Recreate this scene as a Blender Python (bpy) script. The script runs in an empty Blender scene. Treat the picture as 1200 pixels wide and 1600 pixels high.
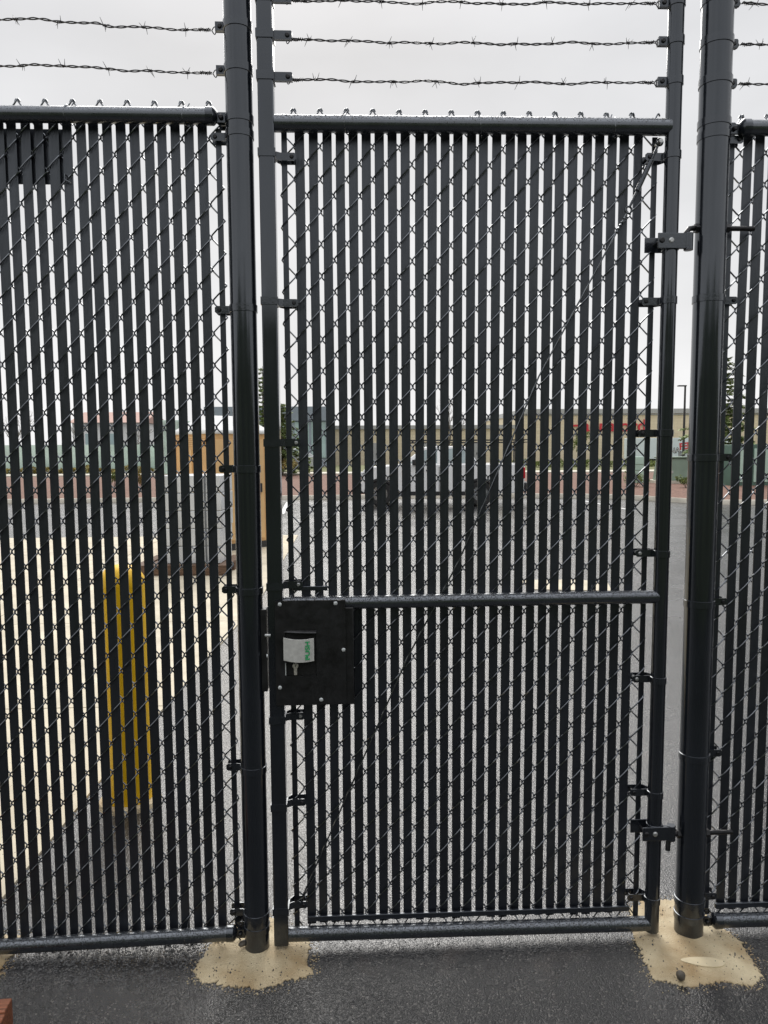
import bpy, bmesh, math, random
from mathutils import Vector, Matrix

random.seed(11)
S = bpy.context.scene
C = S.collection
R = math.radians
PI = math.pi

# ------------------------------------------------------------------ camera
cd = bpy.data.cameras.new('camera')
cam = bpy.data.objects.new('camera', cd)
C.objects.link(cam)
S.camera = cam
cd.sensor_fit = 'VERTICAL'
cd.sensor_height = 36.0
cd.lens = 36.0 * 1150 / 1600
cd.clip_start = 0.02
cd.clip_end = 1500
fw = Vector((0.0426606, 0.9953160, -0.0867530))
rt = Vector((0.9990454, -0.0433147, -0.0056707))
up = Vector((0.0094019, 0.0864283, 0.9962137))
cam.matrix_world = Matrix(((rt.x, up.x, -fw.x, 0), (rt.y, up.y, -fw.y, -2.3879),
                           (rt.z, up.z, -fw.z, 1.7), (0, 0, 0, 1)))

# ------------------------------------------------------------------ sky, overcast
W = bpy.data.worlds.new('World')
S.world = W
W.use_nodes = True
nt = W.node_tree
nt.nodes.clear()
N = nt.nodes.new
L = nt.links.new
sky = N('ShaderNodeTexSky')
sky.sky_type = 'NISHITA'
sky.sun_disc = False
sky.sun_elevation = R(42)
sky.sun_rotation = R(-3)
sky.air_density = 1.5
sky.dust_density = 4.0
sc = N('ShaderNodeVectorMath'); sc.operation = 'SCALE'; sc.inputs[3].default_value = 0.06
L(sky.outputs[0], sc.inputs[0])
tc = N('ShaderNodeTexCoord')
sep = N('ShaderNodeSeparateXYZ'); L(tc.outputs['Generated'], sep.inputs[0])
ramp = N('ShaderNodeValToRGB')
ramp.color_ramp.elements[0].position = 0.0
ramp.color_ramp.elements[0].color = (0.51, 0.51, 0.515, 1)
ramp.color_ramp.elements[1].position = 1.0
ramp.color_ramp.elements[1].color = (0.90, 0.91, 0.96, 1)
e = ramp.color_ramp.elements.new(0.45); e.color = (0.39, 0.393, 0.403, 1)
L(sep.outputs[2], ramp.inputs[0])
cn = N('ShaderNodeTexNoise'); cn.inputs['Scale'].default_value = 2.6; cn.inputs['Detail'].default_value = 5
mp = N('ShaderNodeMapping'); mp.inputs['Scale'].default_value = (1, 1, 2.4)
L(tc.outputs['Generated'], mp.inputs[0]); L(mp.outputs[0], cn.inputs['Vector'])
cm = N('ShaderNodeMapRange'); cm.inputs[1].default_value = 0.3; cm.inputs[2].default_value = 0.7
cm.inputs[3].default_value = 0.90; cm.inputs[4].default_value = 1.08
L(cn.outputs['Fac'], cm.inputs[0])
cs = N('ShaderNodeVectorMath'); cs.operation = 'SCALE'
L(ramp.outputs[0], cs.inputs[0]); L(cm.outputs[0], cs.inputs[3])
mx = N('ShaderNodeMix'); mx.data_type = 'RGBA'; mx.inputs[0].default_value = 0.97
L(sc.outputs[0], mx.inputs[6]); L(cs.outputs[0], mx.inputs[7])
bg = N('ShaderNodeBackground'); bg.inputs[1].default_value = 1.0
L(mx.outputs[2], bg.inputs[0])
wo = N('ShaderNodeOutputWorld'); L(bg.outputs[0], wo.inputs[0])

sl = bpy.data.lights.new('sun', 'SUN')
sl.energy = 1.4
sl.angle = R(35)
sl.color = (1.0, 0.97, 0.92)
sun = bpy.data.objects.new('sun', sl)
C.objects.link(sun)
sd = Vector((math.sin(R(-3)) * math.cos(R(42)), math.cos(R(-3)) * math.cos(R(42)), math.sin(R(42))))
sun.rotation_euler = sd.to_track_quat('Z', 'Y').to_euler()
sun.location = (0, 0, 30)

S.view_settings.view_transform = 'Standard'
S.view_settings.look = 'None'
S.view_settings.exposure = 0.9
S.view_settings.gamma = 1.0
S.view_settings.use_curve_mapping = False


# ------------------------------------------------------------------ materials
def pm(name, col, rough=0.5, metal=0.0, var=0.25, vscale=8.0, bump=0.0, bscale=60.0, spec=0.5,
       col2=None, detail=4.0, stretch=(1, 1, 1), rvar=0.0, coat=0.0, tint=None):
    m = bpy.data.materials.new(name)
    m.use_nodes = True
    t = m.node_tree
    b = t.nodes['Principled BSDF']
    n = t.nodes.new
    k = t.links.new
    co = n('ShaderNodeTexCoord')
    ma = n('ShaderNodeMapping'); ma.inputs['Scale'].default_value = stretch
    k(co.outputs['Object'], ma.inputs[0])
    no = n('ShaderNodeTexNoise'); no.inputs['Scale'].default_value = vscale; no.inputs['Detail'].default_value = detail
    k(ma.outputs[0], no.inputs['Vector'])
    mix = n('ShaderNodeMix'); mix.data_type = 'RGBA'
    a = tuple(c * (1 - var) for c in col)
    c2 = col2 if col2 else tuple(min(1, c * (1 + var)) for c in col)
    mix.inputs[6].default_value = (*a, 1)
    mix.inputs[7].default_value = (*c2, 1)
    mr = n('ShaderNodeMapRange'); mr.inputs[1].default_value = 0.3; mr.inputs[2].default_value = 0.7
    k(no.outputs['Fac'], mr.inputs[0]); k(mr.outputs[0], mix.inputs[0])
    k(mix.outputs[2], b.inputs['Base Color'])
    b.inputs['Metallic'].default_value = metal
    b.inputs['Roughness'].default_value = rough
    b.inputs['Specular IOR Level'].default_value = spec
    b.inputs['Coat Weight'].default_value = coat
    b.inputs['Coat Roughness'].default_value = 0.1
    if tint:
        b.inputs['Specular Tint'].default_value = (*tint, 1)
    if rvar:
        rr = n('ShaderNodeMapRange'); rr.inputs[1].default_value = 0.3; rr.inputs[2].default_value = 0.7
        rr.inputs[3].default_value = max(0.02, rough - rvar); rr.inputs[4].default_value = min(1, rough + rvar)
        n2 = n('ShaderNodeTexNoise'); n2.inputs['Scale'].default_value = vscale * 2.3; n2.inputs['Detail'].default_value = 6
        k(ma.outputs[0], n2.inputs['Vector']); k(n2.outputs['Fac'], rr.inputs[0]); k(rr.outputs[0], b.inputs['Roughness'])
    if bump:
        nb = n('ShaderNodeTexNoise'); nb.inputs['Scale'].default_value = bscale; nb.inputs['Detail'].default_value = 3
        k(ma.outputs[0], nb.inputs['Vector'])
        bu = n('ShaderNodeBump'); bu.inputs['Strength'].default_value = bump; bu.inputs['Distance'].default_value = 0.01
        k(nb.outputs['Fac'], bu.inputs['Height']); k(bu.outputs[0], b.inputs['Normal'])
    return m


def wet_metal(name, col, rough):
    """black coated steel; beads of rain sit on the upward faces"""
    m = pm(name, col, rough, var=0.35, vscale=14, rvar=0.08, spec=1.0, coat=0.4, tint=(0.86, 0.925, 1.0))
    t = m.node_tree; b = t.nodes['Principled BSDF']; n = t.nodes.new; k = t.links.new
    b.inputs['IOR'].default_value = 1.7
    co = n('ShaderNodeTexCoord')
    vo = n('ShaderNodeTexVoronoi'); vo.inputs['Scale'].default_value = 210; vo.inputs['Randomness'].default_value = 1
    k(co.outputs['Object'], vo.inputs['Vector'])
    mr = n('ShaderNodeMapRange'); mr.interpolation_type = 'SMOOTHSTEP'
    mr.inputs[1].default_value = 0.42; mr.inputs[2].default_value = 0.12
    k(vo.outputs['Distance'], mr.inputs[0])
    ge = n('ShaderNodeNewGeometry'); sp = n('ShaderNodeSeparateXYZ'); k(ge.outputs['True Normal'], sp.inputs[0])
    m2 = n('ShaderNodeMapRange'); m2.inputs[1].default_value = 0.15; m2.inputs[2].default_value = 0.5
    k(sp.outputs[2], m2.inputs[0])
    mu = n('ShaderNodeMath'); mu.operation = 'MULTIPLY'
    k(mr.outputs[0], mu.inputs[0]); k(m2.outputs[0], mu.inputs[1])
    bu = n('ShaderNodeBump'); bu.inputs['Strength'].default_value = 1.0; bu.inputs['Distance'].default_value = 0.004
    k(mu.outputs[0], bu.inputs['Height']); k(bu.outputs[0], b.inputs['Normal'])
    return m


def asphalt_mat():
    m = bpy.data.materials.new('wet_asphalt'); m.use_nodes = True
    t = m.node_tree; b = t.nodes['Principled BSDF']; n = t.nodes.new; k = t.links.new
    co = n('ShaderNodeTexCoord')
    vo = n('ShaderNodeTexVoronoi'); vo.inputs['Scale'].default_value = 210
    k(co.outputs['Object'], vo.inputs['Vector'])
    vb = n('ShaderNodeTexVoronoi'); vb.inputs['Scale'].default_value = 95
    k(co.outputs['Object'], vb.inputs['Vector'])
    big = n('ShaderNodeTexNoise'); big.inputs['Scale'].default_value = 0.9; big.inputs['Detail'].default_value = 5
    k(co.outputs['Object'], big.inputs['Vector'])
    mid = n('ShaderNodeTexNoise'); mid.inputs['Scale'].default_value = 4.5; mid.inputs['Detail'].default_value = 6
    k(co.outputs['Object'], mid.inputs['Vector'])
    # stone colour per aggregate cell
    cr = n('ShaderNodeValToRGB')
    cr.color_ramp.elements[0].color = (0.005, 0.005, 0.0055, 1)
    cr.color_ramp.elements[1].color = (0.16, 0.15, 0.135, 1); cr.color_ramp.elements[1].position = 1.0
    x = cr.color_ramp.elements.new(0.75); x.color = (0.011, 0.011, 0.0125, 1)
    x = cr.color_ramp.elements.new(0.94); x.color = (0.036, 0.035, 0.034, 1)
    sx = n('ShaderNodeSeparateColor'); k(vo.outputs['Color'], sx.inputs[0]); k(sx.outputs[0], cr.inputs[0])
    # brown silt stains
    st = n('ShaderNodeMapRange'); st.inputs[1].default_value = 0.60; st.inputs[2].default_value = 0.74
    st.inputs[4].default_value = 0.45
    k(mid.outputs['Fac'], st.inputs[0])
    mc = n('ShaderNodeMix'); mc.data_type = 'RGBA'
    k(st.outputs[0], mc.inputs[0]); k(cr.outputs[0], mc.inputs[6]); mc.inputs[7].default_value = (0.06, 0.046, 0.038, 1)
    k(mc.outputs[2], b.inputs['Base Color'])
    ro = n('ShaderNodeMapRange'); ro.inputs[1].default_value = 0.35; ro.inputs[2].default_value = 0.65
    ro.inputs[3].default_value = 0.17; ro.inputs[4].default_value = 0.34
    k(big.outputs['Fac'], ro.inputs[0]); k(ro.outputs[0], b.inputs['Roughness'])
    b.inputs['IOR'].default_value = 1.55
    b.inputs['Coat Weight'].default_value = 0.25
    b.inputs['Coat IOR'].default_value = 1.5
    b.inputs['Coat Roughness'].default_value = 0.22
    ad = n('ShaderNodeMath'); ad.operation = 'ADD'
    hf = n('ShaderNodeMath'); hf.operation = 'MULTIPLY'; hf.inputs[1].default_value = 0.45; k(vb.outputs['Distance'], hf.inputs[0])
    k(vo.outputs['Distance'], ad.inputs[0]); k(hf.outputs[0], ad.inputs[1])
    iv = n('ShaderNodeMath'); iv.operation = 'MULTIPLY'; iv.inputs[1].default_value = -1.0
    k(ad.outputs[0], iv.inputs[0])
    bu = n('ShaderNodeBump'); bu.inputs['Strength'].default_value = 0.6; bu.inputs['Distance'].default_value = 0.0024
    k(iv.outputs[0], bu.inputs['Height']); k(bu.outputs[0], b.inputs['Normal']); k(bu.outputs[0], b.inputs['Coat Normal'])
    return m


def slat_mat():
    m = pm('slat_plastic', (0.011, 0.0125, 0.017), 0.33, var=0.25, vscale=5, stretch=(6, 6, 0.6), rvar=0.06, bump=0.05, bscale=300, spec=1.0, tint=(0.86, 0.925, 1.0))
    t = m.node_tree; b = t.nodes['Principled BSDF']; n = t.nodes.new; k = t.links.new
    oi = n('ShaderNodeObjectInfo')
    src = b.inputs['Base Color'].links[0].from_socket
    hs = n('ShaderNodeHueSaturation')
    mr = n('ShaderNodeMapRange'); mr.inputs[3].default_value = 0.75; mr.inputs[4].default_value = 1.35
    k(oi.outputs['Random'], mr.inputs[0]); k(mr.outputs[0], hs.inputs['Value']); k(src, hs.inputs['Color'])
    k(hs.outputs[0], b.inputs['Base Color'])
    return m


def block_mat(name, c1, c2, mortar, w, h):
    m = bpy.data.materials.new(name); m.use_nodes = True
    t = m.node_tree; b = t.nodes['Principled BSDF']; n = t.nodes.new; k = t.links.new
    co = n('ShaderNodeTexCoord')
    sp = n('ShaderNodeSeparateXYZ'); k(co.outputs['Object'], sp.inputs[0])
    cb = n('ShaderNodeCombineXYZ'); k(sp.outputs[0], cb.inputs[0]); k(sp.outputs[2], cb.inputs[1])
    br = n('ShaderNodeTexBrick'); br.inputs['Scale'].default_value = 1.0
    br.inputs['Color1'].default_value = (*c1, 1); br.inputs['Color2'].default_value = (*c2, 1); br.inputs['Mortar'].default_value = (*mortar, 1)
    br.inputs['Brick Width'].default_value = w; br.inputs['Row Height'].default_value = h; br.inputs['Mortar Size'].default_value = 0.018
    k(cb.outputs[0], br.inputs['Vector'])
    k(br.outputs['Color'], b.inputs['Base Color'])
    b.inputs['Roughness'].default_value = 0.85
    return m


M = {}
M['slat'] = slat_mat()
M['post'] = pm('black_post_coating', (0.010, 0.012, 0.016), 0.14, var=0.3, vscale=9, rvar=0.06, bump=0.02, bscale=25, stretch=(1, 1, 0.3), spec=1.0, coat=0.25, tint=(0.86, 0.925, 1.0))
M['rail'] = wet_metal('black_rail_rain', (0.014, 0.016, 0.020), 0.27)
M['wire'] = pm('black_vinyl_wire', (0.012, 0.012, 0.014), 0.18, var=0.3, vscale=40, spec=1.0, coat=0.5, tint=(0.85, 0.92, 1.0))
M['wire'].node_tree.nodes['Principled BSDF'].inputs['IOR'].default_value = 1.75
M['band'] = pm('black_band', (0.012, 0.014, 0.018), 0.2, var=0.3, vscale=30, bump=0.04, bscale=120, spec=1.0, coat=0.25, tint=(0.86, 0.925, 1.0))
M['bolt'] = pm('black_bolt', (0.02, 0.02, 0.022), 0.35, var=0.5, vscale=80, metal=0.3)
M['zinc'] = pm('zinc', (0.55, 0.56, 0.55), 0.38, metal=0.8, var=0.2, vscale=120)
M['screw'] = pm('pale_screw', (0.68, 0.71, 0.71), 0.35, metal=0.25, var=0.15, vscale=200)
M['barb'] = pm('barbed_wire', (0.018, 0.015, 0.016), 0.4, var=0.4, vscale=60)
M['sheet'] = pm('lock_cover_paint', (0.013, 0.013, 0.014), 0.42, var=0.5, vscale=22, rvar=0.12, bump=0.03, bscale=60)
M['paddle'] = pm('paddle_grey', (0.60, 0.595, 0.56), 0.5, var=0.12, vscale=70, bump=0.06, bscale=300, rvar=0.1)
M['green_ink'] = pm('green_ink', (0.03, 0.42, 0.14), 0.5, var=0.15, vscale=90)
M['brass'] = pm('key_cylinder', (0.60, 0.57, 0.50), 0.45, metal=0.5, var=0.3, vscale=150)
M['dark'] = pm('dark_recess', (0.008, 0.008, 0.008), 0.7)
M['asphalt'] = asphalt_mat()
M['concrete'] = pm('pale_slab_concrete', (0.54, 0.48, 0.36), 0.75, var=0.16, vscale=2.2, detail=8, bump=0.15, bscale=160, rvar=0.12)
M['footing'] = pm('tan_footing', (0.42, 0.29, 0.14), 0.5, var=0.15, vscale=7, detail=14, bump=0.7, bscale=190, col2=(0.70, 0.60, 0.40), rvar=0.15)
def grit(m, scale, thr, col):
    t = m.node_tree; b = t.nodes['Principled BSDF']; n = t.nodes.new; k = t.links.new
    co = n('ShaderNodeTexCoord')
    vo = n('ShaderNodeTexVoronoi'); vo.inputs['Scale'].default_value = scale
    k(co.outputs['Object'], vo.inputs['Vector'])
    sx = n('ShaderNodeSeparateColor'); k(vo.outputs['Color'], sx.inputs[0])
    gt_ = n('ShaderNodeMath'); gt_.operation = 'GREATER_THAN'; gt_.inputs[1].default_value = thr; k(sx.outputs[0], gt_.inputs[0])
    ls = n('ShaderNodeMath'); ls.operation = 'LESS_THAN'; ls.inputs[1].default_value = 0.36; k(vo.outputs['Distance'], ls.inputs[0])
    mu_ = n('ShaderNodeMath'); mu_.operation = 'MULTIPLY'; k(gt_.outputs[0], mu_.inputs[0]); k(ls.outputs[0], mu_.inputs[1])
    src = b.inputs['Base Color'].links[0].from_socket
    mx_ = n('ShaderNodeMix'); mx_.data_type = 'RGBA'; mx_.inputs[7].default_value = (*col, 1)
    k(mu_.outputs[0], mx_.inputs[0]); k(src, mx_.inputs[6]); k(mx_.outputs[2], b.inputs['Base Color'])


grit(M['footing'], 170, 0.955, (0.12, 0.09, 0.06))
grit(M['concrete'], 90, 0.9, (0.36, 0.32, 0.25))
M['skim'] = pm('pale_skim', (0.66, 0.56, 0.37), 0.6, var=0.12, vscale=20, bump=0.15, bscale=150)
M['kerb'] = pm('kerb_concrete', (0.58, 0.54, 0.45), 0.8, var=0.15, vscale=3, bump=0.2, bscale=80)
M['mulch'] = pm('red_mulch', (0.15, 0.068, 0.045), 0.9, var=0.5, vscale=14, detail=8, bump=1.0, bscale=22, col2=(0.27, 0.145, 0.10))
M['grass'] = pm('verge_grass', (0.12, 0.15, 0.045), 0.9, var=0.35, vscale=3, detail=8, bump=0.6, bscale=30, col2=(0.20, 0.19, 0.07))
M['yellow'] = pm('bollard_yellow', (0.95, 0.56, 0.006), 0.42, var=0.06, vscale=7, detail=8, rvar=0.1, bump=0.05, bscale=20)
M['tan'] = pm('tan_plastic', (0.66, 0.40, 0.17), 0.55, var=0.10, vscale=3, bump=0.05, bscale=60)
M['tan2'] = pm('tan_plastic_pale', (0.72, 0.47, 0.22), 0.55, var=0.08, vscale=3)
M['roofwhite'] = pm('white_plastic', (0.74, 0.74, 0.72), 0.5, var=0.06, vscale=3)
M['greyload'] = pm('grey_wrap', (0.58, 0.60, 0.61), 0.35, var=0.2, vscale=9, bump=0.3, bscale=22, stretch=(1, 1, 0.3))
M['greydark'] = pm('grey_plastic', (0.12, 0.13, 0.14), 0.5, var=0.2)
M['pallet'] = pm('pallet_wood', (0.13, 0.075, 0.045), 0.75, var=0.4, vscale=12, stretch=(1, 8, 8), bump=0.2)
M['timber'] = pm('red_timber', (0.24, 0.085, 0.040), 0.5, var=0.6, vscale=9, stretch=(1.6, 14, 14), detail=7, bump=0.3, bscale=12)
M['white_paint'] = pm('white_car_paint', (0.88, 0.88, 0.87), 0.25, var=0.03, coat=0.6)
M['silver_paint'] = pm('silver_car_paint', (0.45, 0.47, 0.48), 0.25, var=0.03, coat=0.6)
M['glass'] = pm('car_glass', (0.30, 0.37, 0.37), 0.06, var=0.2, vscale=2, spec=0.9)
M['trim'] = pm('black_trim', (0.02, 0.02, 0.022), 0.5, var=0.3)
M['tyre'] = pm('tyre_rubber', (0.02, 0.02, 0.02), 0.75, var=0.3, vscale=20)
M['rim'] = pm('alloy', (0.35, 0.36, 0.37), 0.3, metal=0.8, var=0.15)
M['red_lamp'] = pm('tail_lamp', (0.5, 0.012, 0.025), 0.15, var=0.1, coat=0.5)
M['lamp'] = pm('head_lamp', (0.7, 0.72, 0.74), 0.1, var=0.1)
M['block'] = block_mat('tan_block', (0.74, 0.63, 0.43), (0.78, 0.68, 0.48), (0.66, 0.57, 0.40), 0.6, 0.3)
M['coping'] = pm('grey_coping', (0.42, 0.42, 0.40), 0.6, var=0.1)
M['red_sign'] = pm('red_sign', (0.60, 0.03, 0.04), 0.4, var=0.08)
M['ink_black'] = pm('black_print', (0.02, 0.02, 0.02), 0.5)
M['paper'] = pm('white_print', (0.85, 0.85, 0.85), 0.5, var=0.03)
M['trailer'] = pm('trailer_white', (0.66, 0.74, 0.77), 0.4, var=0.05, vscale=0.6)
M['blue_grey'] = pm('blue_grey_cladding', (0.24, 0.28, 0.33), 0.5, var=0.12, vscale=1)
M['teal_glass'] = pm('teal_glass', (0.38, 0.50, 0.50), 0.15, var=0.15, vscale=0.6)
M['house'] = pm('white_render', (0.78, 0.78, 0.76), 0.8, var=0.06)
M['redroof'] = pm('red_brown_roof', (0.46, 0.29, 0.24), 0.8, var=0.15)
M['teal'] = pm('teal_green_panel', (0.56, 0.70, 0.62), 0.6, var=0.15, vscale=1.2)
M['tealdark'] = pm('green_cabinet', (0.08, 0.15, 0.115), 0.55, var=0.15, vscale=2)
M['xfm'] = pm('green_transformer', (0.20, 0.26, 0.20), 0.5, var=0.12, vscale=2)
M['palegreen'] = pm('pale_green_cabinet', (0.44, 0.60, 0.51), 0.5, var=0.10, vscale=2)
M['lamp_post'] = pm('lamp_post_black', (0.03, 0.03, 0.032), 0.5)
M['bark'] = pm('bark', (0.10, 0.085, 0.07), 0.9, var=0.3, bump=0.4, bscale=20)
M['twig'] = pm('bare_twig', (0.20, 0.18, 0.165), 0.9, var=0.2)
M['needle'] = pm('conifer_needles', (0.17, 0.25, 0.08), 0.7, var=0.45, vscale=2.2, col2=(0.30, 0.38, 0.13))
M['leaf'] = pm('shrub_leaf', (0.15, 0.21, 0.045), 0.65, var=0.4, vscale=3, col2=(0.22, 0.26, 0.06))
M['ochre_leaf'] = pm('ochre_leaf', (0.26, 0.17, 0.04), 0.7, var=0.4, vscale=3, col2=(0.34, 0.28, 0.07))
M['stone'] = pm('pebble', (0.10, 0.085, 0.065), 0.55, var=0.4, vscale=50, bump=0.3)
M['chip'] = pm('loose_chipping', (0.085, 0.085, 0.082), 0.35, var=0.5, vscale=60, spec=0.6)
M['drop'] = pm('rain_bead', (0.03, 0.032, 0.036), 0.04, var=0.1, spec=1.0, coat=1.0)
M['bank_dark'] = pm('added_bank_dark', (0.035, 0.045, 0.022), 0.95, var=0.5, vscale=0.6, detail=8, bump=1.0, bscale=1.5)  # dark tone for the added bank that dims the gate's reflections
M['line'] = pm('road_line', (0.60, 0.60, 0.58), 0.7, var=0.15, vscale=4)


# ------------------------------------------------------------------ mesh tools
class MB:
    def __init__(self):
        self.v = []; self.f = []

    def box(self, x0, x1, y0, y1, z0, z1):
        i = len(self.v)
        self.v += [(x0, y0, z0), (x1, y0, z0), (x1, y1, z0), (x0, y1, z0), (x0, y0, z1), (x1, y0, z1), (x1, y1, z1), (x0, y1, z1)]
        self.f += [tuple(i + k for k in q) for q in ((3, 2, 1, 0), (4, 5, 6, 7), (0, 1, 5, 4), (1, 2, 6, 5), (2, 3, 7, 6), (3, 0, 4, 7))]
        return self

    def tube(self, pts, rad, n=8, cap=True, closed=False):
        pts = [Vector(p) for p in pts]
        m = len(pts)
        rads = rad if isinstance(rad, (list, tuple)) else [rad] * m
        i0 = len(self.v)
        ref = None
        for k in range(m):
            if closed:
                d = pts[(k + 1) % m] - pts[k - 1]
            else:
                d = pts[min(k + 1, m - 1)] - pts[max(k - 1, 0)]
            d.normalize()
            if ref is None:
                ref = Vector((0, 0, 1)) if abs(d.z) < 0.9 else Vector((0, 1, 0))
            s = d.cross(ref); s.normalize()
            t = s.cross(d)
            ref = t
            for j in range(n):
                a = 2 * PI * j / n
                self.v.append(tuple(pts[k] + (s * math.cos(a) + t * math.sin(a)) * rads[k]))
        rings = m if closed else m - 1
        for k in range(rings):
            a0 = i0 + k * n; b0 = i0 + ((k + 1) % m) * n
            for j in range(n):
                self.f.append((a0 + j, a0 + (j + 1) % n, b0 + (j + 1) % n, b0 + j))
        if cap and not closed:
            self.f.append(tuple(i0 + j for j in reversed(range(n))))
            self.f.append(tuple(i0 + (m - 1) * n + j for j in range(n)))
        return self

    def lathe(self, prof, cx=0, cy=0, n=24, cap=True):
        """prof: list of (radius, z)"""
        i0 = len(self.v)
        for r, z in prof:
            for j in range(n):
                a = 2 * PI * j / n
                self.v.append((cx + r * math.cos(a), cy + r * math.sin(a), z))
        for k in range(len(prof) - 1):
            a0 = i0 + k * n; b0 = a0 + n
            for j in range(n):
                self.f.append((a0 + j, a0 + (j + 1) % n, b0 + (j + 1) % n, b0 + j))
        if cap:
            self.f.append(tuple(i0 + j for j in reversed(range(n))))
            self.f.append(tuple(i0 + (len(prof) - 1) * n + j for j in range(n)))
        return self

    def prism(self, poly, axis, a, b, inset=0.0):
        """poly (u,w) extruded along y ('y') or z ('z') or x ('x')"""
        i = len(self.v); n = len(poly)
        def pt(u, w, t):
            return (u, t, w) if axis == 'y' else ((u, w, t) if axis == 'z' else (t, u, w))
        self.v += [pt(u, w, a) for u, w in poly] + [pt(u, w, b) for u, w in poly]
        self.f.append(tuple(i + k for k in range(n)))
        self.f.append(tuple(i + n + k for k in reversed(range(n))))
        for k in range(n):
            q = (k + 1) % n
            self.f.append((i + k, i + n + k, i + n + q, i + q))
        return self

    def quad(self, a, b, c, d):
        i = len(self.v)
        self.v += [tuple(a), tuple(b), tuple(c), tuple(d)]
        self.f.append((i, i + 1, i + 2, i + 3))
        return self

    def mesh(self, name, smooth=True):
        me = bpy.data.meshes.new(name)
        me.from_pydata(self.v, [], self.f)
        bm = bmesh.new(); bm.from_mesh(me)
        bmesh.ops.recalc_face_normals(bm, faces=bm.faces)
        bm.to_mesh(me); bm.free()
        if smooth:
            for p in me.polygons:
                p.use_smooth = True
            me.set_sharp_from_angle(angle=R(38))
        me.update()
        return me


def link(name, me, m, parent=None, local=False, bevel=0.0):
    o = bpy.data.objects.new(name, me)
    C.objects.link(o)
    if m is not None and not me.materials:
        me.materials.append(M[m] if isinstance(m, str) else m)
    if parent is not None:
        o.parent = parent
        if not local:
            base = parent
            off = Vector((0, 0, 0))
            while base is not None:
                off += Vector(base.location)
                base = base.parent
            o.location = -off
    if bevel:
        bv = o.modifiers.new('bevel', 'BEVEL'); bv.width = bevel; bv.segments = 2; bv.limit_method = 'ANGLE'; bv.angle_limit = R(40)
    return o


def part(name, mb, m, parent, local=False, smooth=True, bevel=0.0):
    return link(name, mb.mesh(name, smooth), m, parent, local, bevel)


def tag(o, label, cat, group=None):
    o['label'] = label; o['category'] = cat
    if group:
        o['group'] = group
    return o


def thing(name, label, cat, loc=(0, 0, 0), rz=0.0, group=None):
    o = bpy.data.objects.new(name, None)
    C.objects.link(o)
    o.location = loc; o.rotation_euler = (0, 0, rz); o.empty_display_size = 0.1
    return tag(o, label, cat, group)


def setting(name, mb, m, kind='structure', smooth=False):
    o = part(name, mb, m, None, smooth=smooth)
    o['kind'] = kind
    return o


def text_mesh(txt, size, ext=0.0, offset=0.0):
    cu = bpy.data.curves.new('lettering', 'FONT')
    cu.body = txt; cu.size = size; cu.extrude = ext; cu.offset = offset
    cu.align_x = 'CENTER'; cu.align_y = 'CENTER'
    ob = bpy.data.objects.new('lettering', cu)
    C.objects.link(ob)
    bpy.context.view_layer.update()
    dg = bpy.context.evaluated_depsgraph_get()
    me = bpy.data.meshes.new_from_object(ob.evaluated_get(dg))
    bpy.data.objects.remove(ob); bpy.data.curves.remove(cu)
    me.materials.clear()
    return me


# ------------------------------------------------------------------ ground
g = MB(); g.quad((-400, -40, 0), (400, -40, 0), (400, 700, 0), (-400, 700, 0))
setting('asphalt_lot', g, 'asphalt')

# added unseen bank behind the camera; darkens the gate's reflections and the front ground
hb = MB()
rh = random.Random(77)
cols = 90
ridge = [3.8 + 0.25 * math.sin(i * .37) + 0.2 * math.sin(i * .93 + 1) + rh.gauss(0, .08) for i in range(cols + 1)]
for r_, (yy, ff) in enumerate(((-4.6, 0.0), (-5.4, 0.4), (-6.3, 0.8), (-7.2, 1.0), (-14, 1.0), (-24, 0.0))):
    for i in range(cols + 1):
        x = -45 + 90 * i / cols
        hb.v.append((x, yy + rh.gauss(0, .08) * (ff > 0), -0.05 + ridge[i] * ff + rh.gauss(0, .05) * (ff > 0)))
for r_ in range(5):
    for i in range(cols):
        a = r_ * (cols + 1) + i
        hb.f.append((a, a + 1, a + cols + 2, a + cols + 1))
setting('added_dark_bank', hb, 'bank_dark', smooth=True)

slab = MB()
edge = [(-1.07, 12.0), (-1.06, 9.0), (-1.05, 6.1), (-1.13, 4.4), (-1.21, 3.0), (-1.28, 1.9), (-1.31, 1.2), (-1.34, 0.3), (-1.45, 0.1)]
def edge_x(y):
    for (xa, ya), (xb_, yb) in zip(edge[:-1], edge[1:]):
        if yb <= y <= ya:
            return xa + (xb_ - xa) * (ya - y) / (ya - yb)
    return edge[-1][0]


cuts = [0.1, 2.4, 4.8, 7.2, 9.6, 12.0]
for y0_, y1_ in zip(cuts[:-1], cuts[1:]):
    for xa_, xb_ in ((-9.0, -6.2), (-6.19, -3.6), (-3.59, None)):
        sl_ = MB()
        if xb_ is None:
            pts_ = [(edge_x(y0_ + .006), y0_ + .006)] + [e_ for e_ in reversed(edge) if y0_ + .006 < e_[1] < y1_ - .006] + [(edge_x(y1_ - .006), y1_ - .006)]
            sl_.prism([(xa_, y0_ + .006), *pts_, (xa_, y1_ - .006)], 'z', -0.05, 0.012)
        else:
            sl_.box(xa_, xb_, y0_ + .006, y1_ - .006, -0.05, 0.012)
        setting('concrete_slab', sl_, 'concrete')
slab2 = MB()
slab2.prism([(2.12, 6.83), (2.15, 6.2), (3.04, 6.05), (3.16, 6.5), (2.9, 6.8)], 'z', -0.05, 0.010)
setting('concrete_patch', slab2, 'concrete')

kp = [(-60, 22.0), (-30, 21.6), (-9, 21.3), (-1.5, 22.2), (4, 22.3), (7.2, 21.9), (8.8, 21.2), (9.6, 19.9), (10.2, 18.8), (11.2, 18.25), (13, 18.4), (20, 18.4), (60, 18.0)]
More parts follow.
